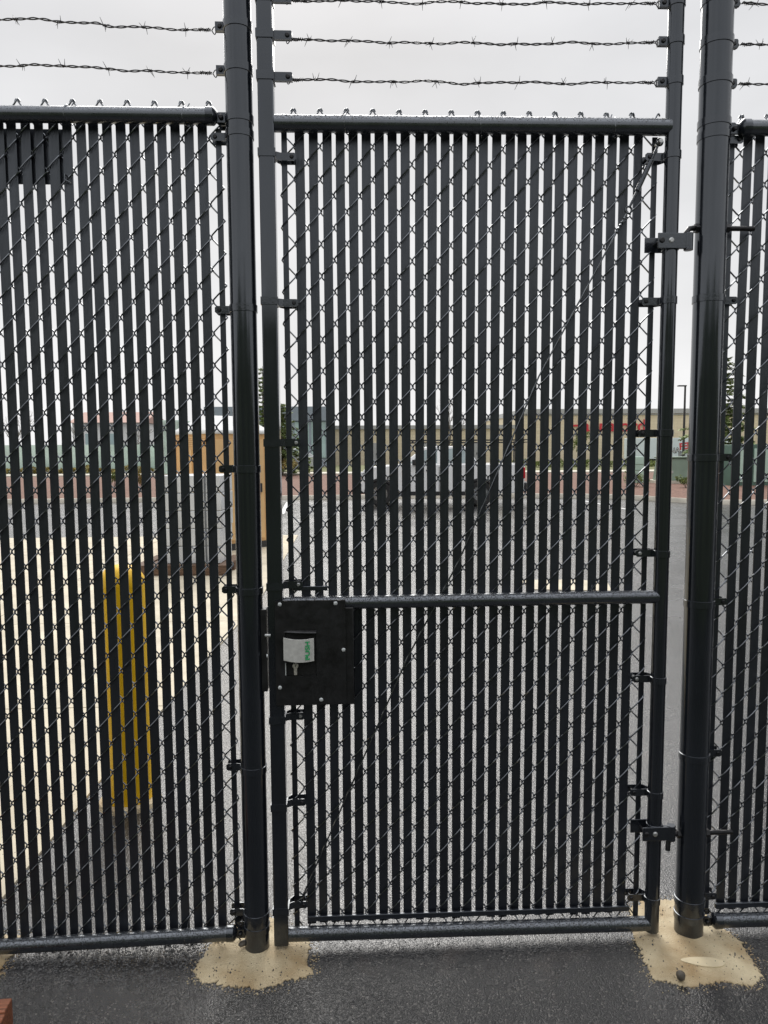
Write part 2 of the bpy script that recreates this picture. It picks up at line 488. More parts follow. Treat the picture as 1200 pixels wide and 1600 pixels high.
# smooth the path
for _ in range(2):
    q = [kp[0]]
    for a, b in zip(kp[:-1], kp[1:]):
        q += [(a[0] * .75 + b[0] * .25, a[1] * .75 + b[1] * .25), (a[0] * .25 + b[0] * .75, a[1] * .25 + b[1] * .75)]
    kp = q + [kp[-1]]
kb = MB()
prof = [(0.0, -0.05), (0.02, 0.11), (0.05, 0.14), (0.15, 0.14), (0.15, -0.05)]
for i, (x, y) in enumerate(kp):
    for dy, z in prof:
        kb.v.append((x, y + dy, z))
np_ = len(prof)
for i in range(len(kp) - 1):
    for j in range(np_ - 1):
        a = i * np_ + j
        kb.f.append((a, a + 1, a + 1 + np_, a + np_))
setting('kerb', kb, 'kerb', smooth=True)
mu = MB()
mu.v = [(x, y + 0.12, 0.10) for x, y in kp] + [(x, min(y + 6, 32), 0.22) for x, y in kp] + [(x, 41.0, 0.16) for x, y in kp]
n_ = len(kp)
for r_ in range(2):
    for i in range(n_ - 1):
        mu.f.append((r_ * n_ + i, r_ * n_ + i + 1, (r_ + 1) * n_ + i + 1, (r_ + 1) * n_ + i))
setting('mulch_bed', mu, 'mulch', smooth=True)
pth = MB().box(-60, 60, 40.6, 43.4, -0.05, 0.24)
setting('footpath', pth, 'kerb')
gr = MB().box(-80, 80, 43.4, 66, -0.05, 0.12)
setting('grass_verge', gr, 'grass')
for i, (x0, x1) in enumerate(((-1.9, -1.78), (7.4, 7.52), (-4.6, -4.48))):
    ln = MB(); ln.quad((x0, 16.8, 0.004), (x1, 16.8, 0.004), (x1 - 0.2, 21.0, 0.004), (x0 - 0.2, 21.0, 0.004))
    setting('parking_line', ln, 'line')


# ------------------------------------------------------------------ fence hardware
FY = 0.036          # chain-link fabric plane behind the rails
WR = 0.0026


def bolt_mb(x, y0, y1, z, r=0.0065):
    b = MB()
    b.tube([(x, y0, z), (x, y1, z)], r * 0.55, 8)
    b.tube([(x, y0 - 0.0045, z), (x, y0 - 0.002, z), (x, y0 + 0.001, z)], [r * 0.65, r, r * 1.05], 10)
    b.tube([(x, y1 - 0.006, z), (x, y1 + 0.002, z)], r * 0.95, 6)
    return b


def band(parent, px, r, z, side, reach, name='tension_band', hgt=0.022, square=False, zinc=False, yc=0.0, sag=0.0):
    """strap round a post with two ears that clamp the bar; side -1 left, +1 right; reach = ear tip x"""
    b = MB()
    t = 0.0026
    z0, z1 = z - hgt / 2, z + hgt / 2
    y_a, y_b = yc + 0.012, yc + 0.047
    if square:
        o = r + t
        b.box(px - o, px + o, -o, -r + 0.0005, z0, z1)
        b.box(px - o, px + o, r - 0.0005, o, z0, z1)
        b.box(px - o, px - r + 0.0005, -r, r, z0, z1)
        b.box(px + r - 0.0005, px + o, -r, r, z0, z1)
        xs = px + side * o
    else:
        n = 36
        i0 = len(b.v)
        for j in range(n):
            a = 2 * PI * j / n
            for rr, zz in ((r + 0.0002, z0), (r + t, z0 + 0.001), (r + t, z1 - 0.001), (r + 0.0002, z1)):
                b.v.append((px + rr * math.cos(a), rr * math.sin(a), zz))
        for j in range(n):
            q = (j + 1) % n
            for k in range(3):
                b.f.append((i0 + j * 4 + k, i0 + q * 4 + k, i0 + q * 4 + k + 1, i0 + j * 4 + k + 1))
        xs = px + side * math.sqrt(max(r * r - 0.02 * 0.02, 1e-6))
    for yy, st in ((y_a, 0.004), (y_b, 0.03)):
        # ear: S-bend from the strap then flat plate with rounded tip
        xa = xs; xb = xs + side * 0.012; xt = reach
        ys = st
        pts = [(xa, ys), (xb, yy), (xt - side * 0.006, yy)]
        for (ax, ay), (bx, by) in zip(pts[:-1], pts[1:]):
            lo, hi = (ax, bx) if ax < bx else (bx, ax)
            i = len(b.v)
            for (xx, yv) in ((ax, ay), (bx, by)):
                b.v += [(xx, yv - t / 2, z0), (xx, yv + t / 2, z0), (xx, yv + t / 2, z1), (xx, yv - t / 2, z1)]
            b.f += [tuple(i + k for k in q) for q in ((0, 1, 5, 4), (1, 2, 6, 5), (2, 3, 7, 6), (3, 0, 4, 7), (3, 2, 1, 0), (4, 5, 6, 7))]
        tip = [(xt - side * 0.006, z0), (xt, z0 + 0.005), (xt, z1 - 0.005), (xt - side * 0.006, z1)]
        b.prism(tip, 'y', yy - t / 2, yy + t / 2)
    o = part(name, b, 'band', parent)
    bx = reach - side * 0.014
    part('bolt', bolt_mb(bx, y_a - t / 2, y_b + t / 2, z), 'zinc' if zinc else 'bolt', o)
    return o


def collar_clip(parent, px, r, z, side, reach, square=False):
    """barbed-wire clip: strap with one short stiff ear"""
    b = MB(); t = 0.0028; hgt = 0.026
    z0, z1 = z - hgt / 2, z + hgt / 2
    if square:
        o = r + t
        b.box(px - o, px + o, -o, -r + 0.0005, z0, z1)
        b.box(px - o, px - r + 0.0005, -r, r, z0, z1)
        b.box(px + r - 0.0005, px + o, -r, r, z0, z1)
        b.box(px - o, px + o, r - 0.0005, o, z0, z1)
        xs = px + side * o
        y0, y1 = -r * 0.6, -r * 0.6 + 0.007
    else:
        n = 36; i0 = 0
        for j in range(n):
            a = 2 * PI * j / n
            for rr, zz in ((r + 0.0002, z0), (r + t, z0 + 0.001), (r + t, z1 - 0.001), (r + 0.0002, z1)):
                b.v.append((px + rr * math.cos(a), rr * math.sin(a), zz))
        for j in range(n):
            q = (j + 1) % n
            for k in range(3):
                b.f.append((i0 + j * 4 + k, i0 + q * 4 + k, i0 + q * 4 + k + 1, i0 + j * 4 + k + 1))
        xs = px + side * (r - 0.003)
        y0, y1 = -0.004, 0.006
    a, c = sorted((xs, reach))
    b.prism([(a, z0), (c - 0.003, z0), (c, z0 + 0.004), (c, z1 - 0.004), (c - 0.003, z1), (a, z1)], 'y', y0, y1)
    b.box(a, c, y1 + 0.006, y1 + 0.009, z0 + 0.002, z1 - 0.002)
    o = part('wire_clip', b, 'band', parent)
    part('bolt', bolt_mb(reach - side * 0.014, y0, y1 + 0.012, z, 0.0075), 'bolt', o)
    return o


def round_post(name, label, x, r, z_top, seam=True):
    o = thing(name, label, 'fence post', (x, 0, 0), group='round terminal posts beside the gate')
    p = MB().lathe([(r, -0.02), (r, 0.6), (r, 1.4), (r, 2.2), (r, z_top)], x, 0, 48)
    part('shaft', p, 'post', o)
    c = MB().lathe([(r + 0.004, z_top - 0.03), (r + 0.004, z_top + 0.005), (r * 0.8, z_top + 0.03), (r * 0.4, z_top + 0.042), (0.003, z_top + 0.046)], x, 0, 32)
    part('cap', c, 'band', o)
    return o


LX, LR = -0.338, 0.0415
RX, RR = 1.159, 0.0480
pl = round_post('fence_post', 'slimmer round black terminal post on the latch side of the gate', LX, LR, 3.24)
pr = round_post('fence_post', 'thick round black terminal post carrying the gate hinges', RX, RR, 3.24)
for z in (2.985, 2.858, 3.105):
    collar_clip(pl, LX, LR, z, -1, LX - LR - 0.026)
for z, nm in ((2.711, 'brace_band'), (2.666, 'tension_band'), (2.139, 'tension_band'), (1.635, 'tension_band'), (1.24, 'tension_band'), (0.639, 'tension_band'), (0.127, 'tension_band'), (0.081, 'brace_band')):
    band(pl, LX, LR, z, -1, -0.43 if nm == 'tension_band' else -0.408, nm, hgt=0.024)
for z in (3.086, 2.962, 2.843):
    collar_clip(pr, RX, RR, z, 1, RX + RR + 0.02)
for z, nm in ((2.717, 'brace_band'), (2.677, 'tension_band'), (2.173, 'tension_band'), (1.662, 'tension_band'), (1.176, 'tension_band'), (0.647, 'tension_band'), (0.129, 'tension_band'), (0.075, 'brace_band')):
    band(pr, RX, RR, z, 1, 1.262 if nm == 'tension_band' else 1.238, nm, hgt=0.024)
# hinge bolts through the thick post, threaded tails to the right
for z in (2.395, 0.372):
    h = MB()
    x0 = RX + RR - 0.004
    pts = []; rad = []
    xx = x0; k = 0
    while xx < RX + 0.14:
        pts.append((xx, -0.006, z)); rad.append(0.0085 if k % 2 else 0.0072); xx += 0.0022; k += 1
    h.tube(pts, rad, 10)
    part('hinge_bolt', h, 'bolt', pr)
    nb = MB().tube([(x0 - 0.001, -0.006, z), (x0 + 0.012, -0.006, z)], 0.0150, 6)
    part('nut', nb, 'bolt', pr)
    j = MB()
    xl = RX - RR + 0.004
    j.tube([(xl, -0.006, z), (xl - 0.018, -0.008, z), (xl - 0.034, -0.014, z - 0.004), (xl - 0.046, -0.020, z - 0.02), (xl - 0.048, -0.022, z - 0.05)], 0.0085, 10)
    part('hinge_pintle', j, 'bolt', pr)
    part('nut', MB().tube([(xl + 0.001, -0.006, z), (xl - 0.012, -0.006, z)], 0.0150, 6), 'bolt', pr)
# strike plate for the latch, bolted on the slim post
spb = MB()
spb.box(-0.302, -0.283, -0.024, 0.020, 0.907, 1.18)
sp_o = part('strike_plate', spb, 'sheet', pl, bevel=0.002)
part('latch_bolt', MB().tube([(-0.288, -0.026, 1.095), (-0.270, -0.026, 1.095)], 0.0055, 10), 'zinc', sp_o)
part('latch_screw', MB().tube([(-0.283, -0.030, 1.028), (-0.2795, -0.030, 1.028)], 0.006, 10), 'screw', sp_o)

# concrete footings round the posts
def footing(name, label, cx, cy, poly, hc, seed, m='footing'):
    rnd = random.Random(seed)
    P = []
    for _ in range(2):
        q = []
        for a, b in zip(poly, poly[1:] + poly[:1]):
            q += [(a[0] * .8 + b[0] * .2, a[1] * .8 + b[1] * .2), (a[0] * .2 + b[0] * .8, a[1] * .2 + b[1] * .8)]
        poly = q
    for i in range(len(poly)):
        a = poly[i]; b = poly[(i + 1) % len(poly)]
        ln_ = math.dist(a, b); k = max(1, int(ln_ / 0.0045))
        for j in range(k):
            t = j / k
            P.append((a[0] + (b[0] - a[0]) * t, a[1] + (b[1] - a[1]) * t))
    mb = MB()
    jit = [rnd.gauss(0, 0.0040) - (0.008 if rnd.random() < .06 else 0) for _ in P]
    low = [rnd.gauss(0, 0.0045) for _ in range(len(P) // 7 + 2)]
    rings = ((1.0, -0.004), (0.985, 0.0028), (0.90, 0.005), (0.75, 0.0065), (0.55, 0.008), (0.4, 0.0095), (0.3, 0.0105), (0.2, hc * .8), (0.12, hc))
    for s, z in rings:
        for i, (x, y) in enumerate(P):
            d = Vector((x - cx, y - cy)); l = d.length
            w = jit[i] + low[i // 7] * (1 - (i % 7) / 7) + low[i // 7 + 1] * ((i % 7) / 7)
            d = d.normalized() * (l + w * (1 if s > .95 else 0.0))
            zz = z
            mb.v.append((cx + d.x * s, cy + d.y * s, zz))
    k = len(P)
    for r_ in range(len(rings) - 1):
        for i in range(k):
            q = (i + 1) % k
            mb.f.append((r_ * k + i, r_ * k + q, (r_ + 1) * k + q, (r_ + 1) * k + i))
    mb.f.append(tuple((len(rings) - 1) * k + i for i in range(k)))
    o = part(name, mb, m, None)
    tag(o, label, 'footing')
    cr_ = MB()
    for _ in range(420):
        x, y = P[rnd.randrange(len(P))]
        d = Vector((x - cx, y - cy)).normalized() * (abs(rnd.gauss(0, 0.016)) + 0.001)
        x += d.x + rnd.gauss(0, .006); y += d.y + rnd.gauss(0, .006)
        s_ = rnd.uniform(0.0010, 0.0034)
        i0 = len(cr_.v); a0 = rnd.random() * 6
        for k in range(5):
            a = a0 + k * 2 * PI / 5
            cr_.v.append((x + s_ * rnd.uniform(.6, 1.2) * math.cos(a), y + s_ * rnd.uniform(.6, 1.2) * math.sin(a), 0.0004))
        cr_.v.append((x, y, s_ * .8 + 0.0004))
        cr_.f += [(i0 + k, i0 + (k + 1) % 5, i0 + 5) for k in range(5)]
    co_ = part('crumbs', cr_, 'footing', o, smooth=False)
    co_['kind'] = 'stuff'
    gr_ = MB()
    for _ in range(90):
        x, y = P[rnd.randrange(len(P))]
        f_ = rnd.uniform(.3, .97) ** .6
        x = cx + (x - cx) * f_; y = cy + (y - cy) * f_
        s_ = rnd.uniform(0.0010, 0.0036)
        i0 = len(gr_.v); a0 = rnd.random() * 6
        for k in range(5):
            a = a0 + k * 2 * PI / 5
            gr_.v.append((x + s_ * rnd.uniform(.6, 1.3) * math.cos(a), y + s_ * rnd.uniform(.6, 1.3) * math.sin(a), 0.0045 if f_ > .8 else 0.007))
        gr_.v.append((x, y, (0.0045 if f_ > .8 else 0.007) + s_ * 1.3 + .002))
        gr_.f += [(i0 + k, i0 + (k + 1) % 5, i0 + 5) for k in range(5)]
    go_ = part('grit', gr_, 'chip', o, smooth=False)
    go_['kind'] = 'stuff'
    return o


footing('concrete_footing', 'tan concrete footing at the foot of the slim latch-side post', LX, -0.01,
        [(-0.545, -0.098), (-0.51, -0.02), (-0.49, 0.08), (-0.40, 0.17), (-0.30, 0.17), (-0.19, 0.07), (-0.152, 0.0), (-0.165, -0.063), (-0.143, -0.135), (-0.22, -0.157), (-0.30, -0.19), (-0.34, -0.192), (-0.42, -0.172), (-0.50, -0.15)], 0.016, 3)
fr = footing('concrete_footing', 'larger tan concrete footing under the thick hinge post', RX, 0.0,
             [(0.955, 0.03), (1.0, 0.15), (1.10, 0.21), (1.22, 0.19), (1.29, 0.05), (1.315, -0.02), (1.312, -0.12), (1.305, -0.225), (1.25, -0.258), (1.18, -0.236), (1.10, -0.238), (1.06, -0.256), (1.0, -0.23), (0.944, -0.215), (0.947, -0.135), (0.967, -0.041)], 0.020, 5)
footing('concrete_footing', 'tan concrete edge at the left end below the wide fence panel', -1.3, -0.03,
        [(-1.55, -0.1), (-1.5, 0.12), (-1.2, 0.14), (-1.15, 0.03), (-1.17, -0.05), (-1.16, -0.1), (-1.25, -0.15)], 0.014, 8)
sk = MB()
skp = [(1.06, -0.135), (1.11, -0.125), (1.17, -0.130), (1.205, -0.145), (1.21, -0.165), (1.18, -0.178), (1.13, -0.172), (1.09, -0.155)]
for _ in range(2):
    q = []
    for a, b in zip(skp, skp[1:] + skp[:1]):
        q += [(a[0] * .75 + b[0] * .25, a[1] * .75 + b[1] * .25), (a[0] * .25 + b[0] * .75, a[1] * .25 + b[1] * .75)]
    skp = q
sk.prism(skp, 'z', 0.004, 0.0098)
part('smooth_patch', sk, 'skim', fr)


def rock(name, label, loc, s, seed, m='stone'):
    rnd = random.Random(seed)
    bm = bmesh.new(); bmesh.ops.create_icosphere(bm, subdivisions=2, radius=1)
    for v in bm.verts:
        v.co *= 1 + rnd.gauss(0, 0.07)
        v.co = Vector((v.co.x * s[0], v.co.y * s[1], v.co.z * s[2]))
    me = bpy.data.meshes.new(name); bm.to_mesh(me); bm.free()
    for p in me.polygons:
        p.use_smooth = True
    o = link(name, me, m); o.location = loc; o.rotation_euler = (0, 0, rnd.random() * 6)
    return tag(o, label, 'stone')


rock('pebble', 'dark flat stone on the footing left of the slim post', (-0.385, -0.005, 0.026), (0.018, 0.012, 0.009), 1)
rock('pebble', 'round brown stone at the front rim of the right footing', (1.030, -0.225, 0.022), (0.0150, 0.0150, 0.0165), 2)

# loose chippings in front of the wide panel
ch = MB(); rnd = random.Random(4)
for i in range(3600):
    x = rnd.uniform(-1.5, 1.6); y = rnd.uniform(-0.42, 0.10)
    if rnd.random() < 0.45:
        x = rnd.uniform(-1.25, -0.45); y = rnd.uniform(-0.16, 0.06)
    s = rnd.uniform(0.0014, 0.0034) * (1.5 if rnd.random() < .12 else 1) * (1.25 if (x < -0.45 and y > -0.17) else 1)
    i0 = len(ch.v)
    a0 = rnd.random() * 6
    for k in range(5):
        a = a0 + k * 2 * PI / 5
        q = s * rnd.uniform(.7, 1.2)
        ch.v.append((x + q * math.cos(a), y + q * math.sin(a) * .8, 0.0005))
    ch.v.append((x + rnd.gauss(0, s * .2), y, s * rnd.uniform(.6, 1.0)))
    ch.f += [(i0 + k, i0 + (k + 1) % 5, i0 + 5) for k in range(5)]
setting('loose_chippings', ch, 'chip', 'stuff')

# ------------------------------------------------------------------ slats and woven wire
SB = random.Random(99)


def slat_mesh(length, w=0.029, t=0.0052):
    n = 7
    b1, b2, p1, p2 = SB.gauss(0, 0.0006), SB.gauss(0, 0.0004), SB.random() * 6, SB.random() * 6
    tw = SB.gauss(0, 0.05)
    front = []
    for i in range(n * 2 + 1):
        u = -w / 2 + w * i / (n * 2)
        y = -t / 2 + (0.0007 if i % 2 else 0.0) + (0.0010 if i in (0, n * 2) else 0)
        front.append((u, y))
    back = [(u, -y) for u, y in reversed(front)]
    sec = front + back
    mb = MB()
    zs = [length * q / 12 for q in range(13)]
    k = len(sec)
    for z in zs:
        u = z / length
        off = b1 * math.sin(u * 7 + p1) + b2 * math.sin(u * 17 + p2)
        an = tw * math.sin(u * 5 + p2)
        mb.v += [(x * math.cos(an) - y * math.sin(an) + off, x * math.sin(an) + y * math.cos(an), z) for x, y in sec]
    for r_ in range(len(zs) - 1):
        for i in range(k):
            q = (i + 1) % k
            mb.f.append((r_ * k + i, r_ * k + q, (r_ + 1) * k + q, (r_ + 1) * k + i))
    mb.f.append(tuple(range(k))); mb.f.append(tuple(12 * k + i for i in range(k)))
    return mb.mesh('slat', smooth=False)


def wire_mesh(pitch, phase_left, z0, z1, period=0.1, d=0.0068, drop=0.0):
    """one flattened spiral: left bends at z = phase_left + k*period, right bends half a period higher"""
    a = pitch / 2 + 0.0016
    pts = []
    k = math.floor((z0 - phase_left) / period) - 1
    s = period / 2 / pitch
    e_ = 0.0042
    while True:
        zl = phase_left + k * period
        for (x, y, z) in ((-a + e_, d * .85, zl - e_ * s - 0.001), (-a, 0.0004, zl), (-a + e_, -d * .85, zl + e_ * s + 0.001),
                          (0, -d * 1.1, zl + period / 4),
                          (a - e_, -d * .85, zl + period / 2 - e_ * s - 0.001), (a, -0.0004, zl + period / 2), (a - e_, d * .85, zl + period / 2 + e_ * s + 0.001)):
            if z0 - 0.0005 <= z <= z1 + 0.0005:
                pts.append((x, y, z))
        k += 1
        if zl > z1:
            break
    while abs(abs(pts[-1][0]) - a) > 1e-6:
        pts.pop()
    while abs(abs(pts[0][0]) - a) > 1e-6:
        pts.pop(0)

    def peak(end, up_, ex_):
        # the last strand runs straight up to a point and is bent over its neighbour
        x_, y_, z_ = end
        sx_ = 1 if x_ > 0 else -1
        return [(x_ - sx_ * 0.0015, 0.0, z_ + up_ * (0.0125 + ex_)), (x_ + sx_ * 0.001, 0.001, z_ + up_ * (0.0150 + ex_)),
                (x_ + sx_ * 0.0035, 0.002, z_ + up_ * (0.0135 + ex_)), (x_ + sx_ * 0.0065, 0.003, z_ + up_ * (0.007 + ex_))]
    lo_, hi_ = pts[0], pts[-1]
    pts = peak(lo_, -1, drop)[::-1] + pts[2:-2] + peak(hi_, 1, 0.0)
    mb = MB().tube(pts, WR, 6)
    return mb.mesh('woven_wire')


def fabric(parent, x_first, pitch, count, z0, z1, slat_z0, slat_z1, even_phase, seed, yoff=0.0, lean=0.0, drop=0.0):
    """slats x_first + j*pitch; gap j (right of slat j) has knots at even_phase (+half for odd gaps)"""
    rnd = random.Random(seed)
    sm = [slat_mesh(slat_z1 - slat_z0, w) for w in (0.0286, 0.0293, 0.0300) for _b in range(3)]
    wm = {}
    for par in (0, 1):
        # wire of slat j: left bends belong to gap j-1, right bends to gap j
        ph = (even_phase + 0.05) if par == 0 else even_phase
        wm[par] = wire_mesh(pitch, ph % 0.1, z0, z1, drop=drop)
    base = Vector(parent.location)
    for j in range(-1, count + 1):
        x = x_first + j * pitch
        if 0 <= j < count:
            s = link('slat', rnd.choice(sm), 'slat', parent)
            dx = max(-0.002, min(0.002, rnd.gauss(0, 0.0010)))
            s.location = Vector((x + dx, FY + yoff, slat_z0 + rnd.uniform(-0.004, 0.004))) - base
            s.rotation_euler = (0, rnd.gauss(0, 0.0005) + lean, rnd.gauss(0, 0.05))
        w = link('woven_wire', wm[j % 2], 'wire', parent)
        w.location = Vector((x, FY + yoff, rnd.gauss(0, 0.0008))) - base


def tension_bar(parent, x, z0, z1, y=None):
    y = FY - 0.001 if y is None else y
    return part('tension_bar', MB().box(x - 0.009, x + 0.009, y - 0.0025, y + 0.0025, z0, z1), 'slat', parent, bevel=0.001)


def tie(parent, x, z, r=0.024, up_=1):
    pts = []
    for k in range(18):
        a = PI * 0.15 + k / 17 * PI * 1.7
        pts.append((x + 0.004 * math.sin(k * .5) + 0.0006 * k, 0.004 + (r + 0.003) * math.cos(a), z + (r + 0.003) * math.sin(a)))
    pts = [(x + 0.012, FY + 0.004, z + up_ * (r + 0.03)), (x + 0.004, FY - 0.002, z + up_ * (r + 0.012))] + (pts if up_ > 0 else pts) + [(x + 0.016, FY, z - r - 0.004)]
    return part('tie_wire', MB().tube(pts, 0.0021, 6), 'wire', parent)


def rail_mb(x0, z0_, x1, z1_, r=0.024, y=0.0, n=28, segs=6):
    pts = [(x0 + (x1 - x0) * i / segs, y, z0_ + (z1_ - z0_) * i / segs) for i in range(segs + 1)]
    return MB().tube(pts, r, n)


def rail_end(parent, x, z, side, px, r=0.024):
    """cup on the rail end with a tongue bolted to the brace band"""
    b = MB()
    b.tube([(x - side * 0.022, 0, z), (x, 0, z), (x + side * 0.006, 0, z), (x + side * 0.012, 0, z)], [r + 0.003, r + 0.003, r * .9, r * .55], 20)
    xa, xb = sorted((x + side * 0.004, px))
    b.box(xa, xb, -0.001, 0.009, z - 0.018, z + 0.012)
    o = part('rail_end', b, 'band', parent)
    part('bolt', bolt_mb((xa + xb) / 2, -0.006, 0.016, z - 0.003, 0.0075), 'bolt', o)


# left wide panel
ZLT, ZLB_R, ZLB_L = 2.722, 0.058, 0.040
fl = thing('slatted_fence_panel', 'wide black slatted chain-link fence panel left of the slim post', 'fence', (-1.4, 0, 0))
xe = -0.417
part('top_rail', rail_mb(-2.3, 2.716, xe, 2.722), 'rail', fl)
part('bottom_rail', rail_mb(-2.3, 0.012, xe, 0.060), 'rail', fl)
rail_end(fl, xe, 2.722, 1, LX - LR + 0.004)
rail_end(fl, xe, 0.060, 1, LX - LR + 0.004)
p_l = 0.0419; n_l = 44
xf_l = -0.459 - p_l * (n_l - 1)
# gap right of slat (n_l-2) has knots at .017
ev = 0.017 if (n_l - 2) % 2 == 0 else 0.067
fabric(fl, xf_l, p_l, n_l, 0.017, 2.767, 0.035, 2.735, ev, 21, drop=0.004)
tension_bar(fl, -0.409, 0.06, 2.70)
for x in (-0.865, -0.51, -1.3):
    tie(fl, x, 2.722)
for x in (-1.02, -0.58, -1.5):
    tie(fl, x, 0.052 if x > -.8 else 0.042)
# back of a small sign wired to the far side, top left
sg = thing('sign_plate', 'back of a dark sign plate wired behind the top of the left fence panel', 'sign', (-1.05, FY + 0.015, 2.53))
part('plate', MB().box(-1.42, -0.872, FY + 0.0135, FY + 0.0155, 2.531, 2.698), 'slat', sg)
part('tie_wire', MB().tube([(-0.872, FY + 0.012, 2.545), (-0.884, FY - 0.012, 2.553), (-0.886, FY - 0.014, 2.538), (-0.866, FY - 0.013, 2.528)], 0.0026, 6), 'wire', sg)

# right panel
fp = thing('slatted_fence_panel', 'black slatted chain-link fence panel right of the thick hinge post', 'fence', (1.9, 0, 0))
part('top_rail', rail_mb(1.255, 2.708, 2.7, 2.715), 'rail', fp)
part('bottom_rail', rail_mb(1.262, 0.047, 2.7, 0.040), 'rail', fp)
rail_end(fp, 1.25, 2.708, -1, RX + RR - 0.004)
rail_end(fp, 1.25, 0.047, -1, RX + RR - 0.004)
fabric(fp, 1.288, 0.0424, 32, 0.045, 2.752, 0.066, 2.735, 0.0, 33)
tension_bar(fp, 1.2365, 0.06, 2.70)
part('locking_strip', MB().box(1.262, 2.65, FY - 0.018, FY - 0.008, 0.078, 0.096), 'slat', fp, bevel=0.002)
for x in (1.42, 1.9):
    tie(fp, x, 2.711); tie(fp, x + .05, 0.045)

# ------------------------------------------------------------------ the gate
gt = thing('gate', 'tall black slatted chain-link gate leaf with lock box and green-lettered push paddle', 'gate', (0.39, 0, 0.02))
GLX, GRX = -0.254, 1.027
gp = MB().box(GLX - 0.0245, GLX + 0.0245, -0.0245, 0.0245, 0.022, 3.21)
part('frame_post', gp, 'post', gt, bevel=0.004)
part('post_cap', MB().box(GLX - 0.027, GLX + 0.027, -0.027, 0.027, 3.20, 3.222), 'band', gt, bevel=0.004)
gq = MB().lathe([(0.0245, 0.022), (0.0245, 1.0), (0.0245, 2.0), (0.0245, 3.21)], GRX, 0, 32)
part('frame_post', gq, 'post', gt)
part('post_cap', MB().lathe([(0.027, 3.19), (0.027, 3.215), (0.015, 3.235), (0.002, 3.24)], GRX, 0, 24), 'band', gt)
part('top_rail', rail_mb(GLX + 0.0235, 2.703, GRX - 0.012, 2.707, 0.0255), 'rail', gt)
part('middle_rail', rail_mb(GLX + 0.0235, 1.194, GRX - 0.012, 1.199, 0.0225), 'rail', gt)
part('bottom_rail', rail_mb(GLX + 0.0235, 0.050, GRX - 0.012, 0.045, 0.0240), 'rail', gt)
fabric(gt, -0.1535, 0.0416, 27, 0.045, 2.757, 0.066, 2.74, 0.0, 5)
tension_bar(gt, -0.2045, 0.05, 2.69)
tension_bar(gt, 0.983, 0.05, 2.69)
part('locking_strip', MB().box(-0.165, 0.955, FY - 0.019, FY - 0.009, 0.080, 0.098), 'slat', gt, bevel=0.002)
part('locking_strip', MB().box(-0.20, -0.085, FY - 0.020, FY - 0.010, 1.232, 1.247), 'slat', gt, bevel=0.002)
for x in (-0.016, 0.407, 0.831):
    tie(gt, x, 2.705, 0.0255)
for x in (0.39, 0.80):
    tie(gt, x, 1.197, 0.0225)
for x in (-0.043, 0.363, 0.768):
    tie(gt, x, 0.048)
for z in (3.065, 2.957, 2.836):
    collar_clip(gt, GLX, 0.0245, z, 1, GLX + 0.0245 + 0.058, square=True)
for z in (2.609, 2.161, 1.718, 1.254, 0.809, 0.51, 0.146):
    band(gt, GLX, 0.0245, z, 1, -0.166, 'tension_band', 0.024, square=True, zinc=(z in (1.718, 1.254, 0.809)))
for z in (3.08, 2.966, 2.845):
    collar_clip(gt, GRX, 0.0245, z, -1, GRX - 0.0245 - 0.03)
for z in (2.621, 2.169, 1.743, 1.344, 0.914, 0.514, 0.133):
    band(gt, GRX, 0.0245, z, -1, 0.944, 'tension_band', 0.024, zinc=(z in (1.344, 0.914)))
rb_ = MB(); rd = random.Random(51)
for zc, rr_, n_d in ((2.705, 0.0255, 520), (1.197, 0.0225, 560), (0.0475, 0.0240, 620)):
    for _ in range(n_d):
        x = rd.uniform(GLX + 0.03, GRX - 0.03)
        an = rd.gauss(0.95, 0.42)                       # angle from the front (-Y) up over the top
        if rd.random() < .08:
            an = -PI / 2 + rd.gauss(0, .12)             # hanging under the rail
        s_ = rd.choice((0.0010, 0.0013, 0.0017, 0.0022)) * rd.uniform(.85, 1.15)
        nv = Vector((0, -math.cos(an), math.sin(an))); tv = Vector((0, math.sin(an), math.cos(an))); xv = Vector((1, 0, 0))
        zz = zc + ((x - .39) * 0.003 if zc > 1 else -(x - .39) * 0.004)
        c_ = Vector((x, 0, zz)) + nv * (rr_ - 0.0001)
        i0 = len(rb_.v)
        for q_, hh_ in ((1.0, 0.0), (0.8, 0.42)):
            for k in range(6):
                a = k * PI / 3
                rb_.v.append(tuple(c_ + (xv * math.cos(a) + tv * math.sin(a)) * s_ * q_ + nv * s_ * hh_))
        rb_.v.append(tuple(c_ + nv * s_ * .68))
        for k in range(6):
            q2 = (k + 1) % 6
            rb_.f += [(i0 + k, i0 + q2, i0 + 6 + q2, i0 + 6 + k), (i0 + 6 + k, i0 + 6 + q2, i0 + 12)]
rd_o = part('raindrops', rb_, 'drop', gt)
rd_o['kind'] = 'stuff'
# hinges: two-plate clamp with a barrel that drops over the pintle
for z in (2.350, 0.385):
    b = MB()
    b.box(0.975, 1.066, -0.031, -0.0265, z - 0.024, z + 0.024)
    b.box(0.955, 1.066, 0.0265, 0.031, z - 0.024, z + 0.024)
    b.tube([(GRX, 0, z - 0.024), (GRX, 0, z + 0.024)], 0.0275, 28)
    b.tube([(1.078, -0.020, z - 0.028), (1.078, -0.020, z + 0.026)], 0.0145, 18)
    b.box(1.050, 1.078, -0.0305, -0.010, z - 0.022, z + 0.022)
    ho = part('hinge', b, 'band', gt, bevel=0.0015)
    part('bolt', bolt_mb(0.988, -0.031, 0.034, z + 0.001, 0.009), 'bolt', ho)
    part('bolt', bolt_mb(1.018, -0.031, -0.028, z + 0.001, 0.0085), 'zinc', ho)
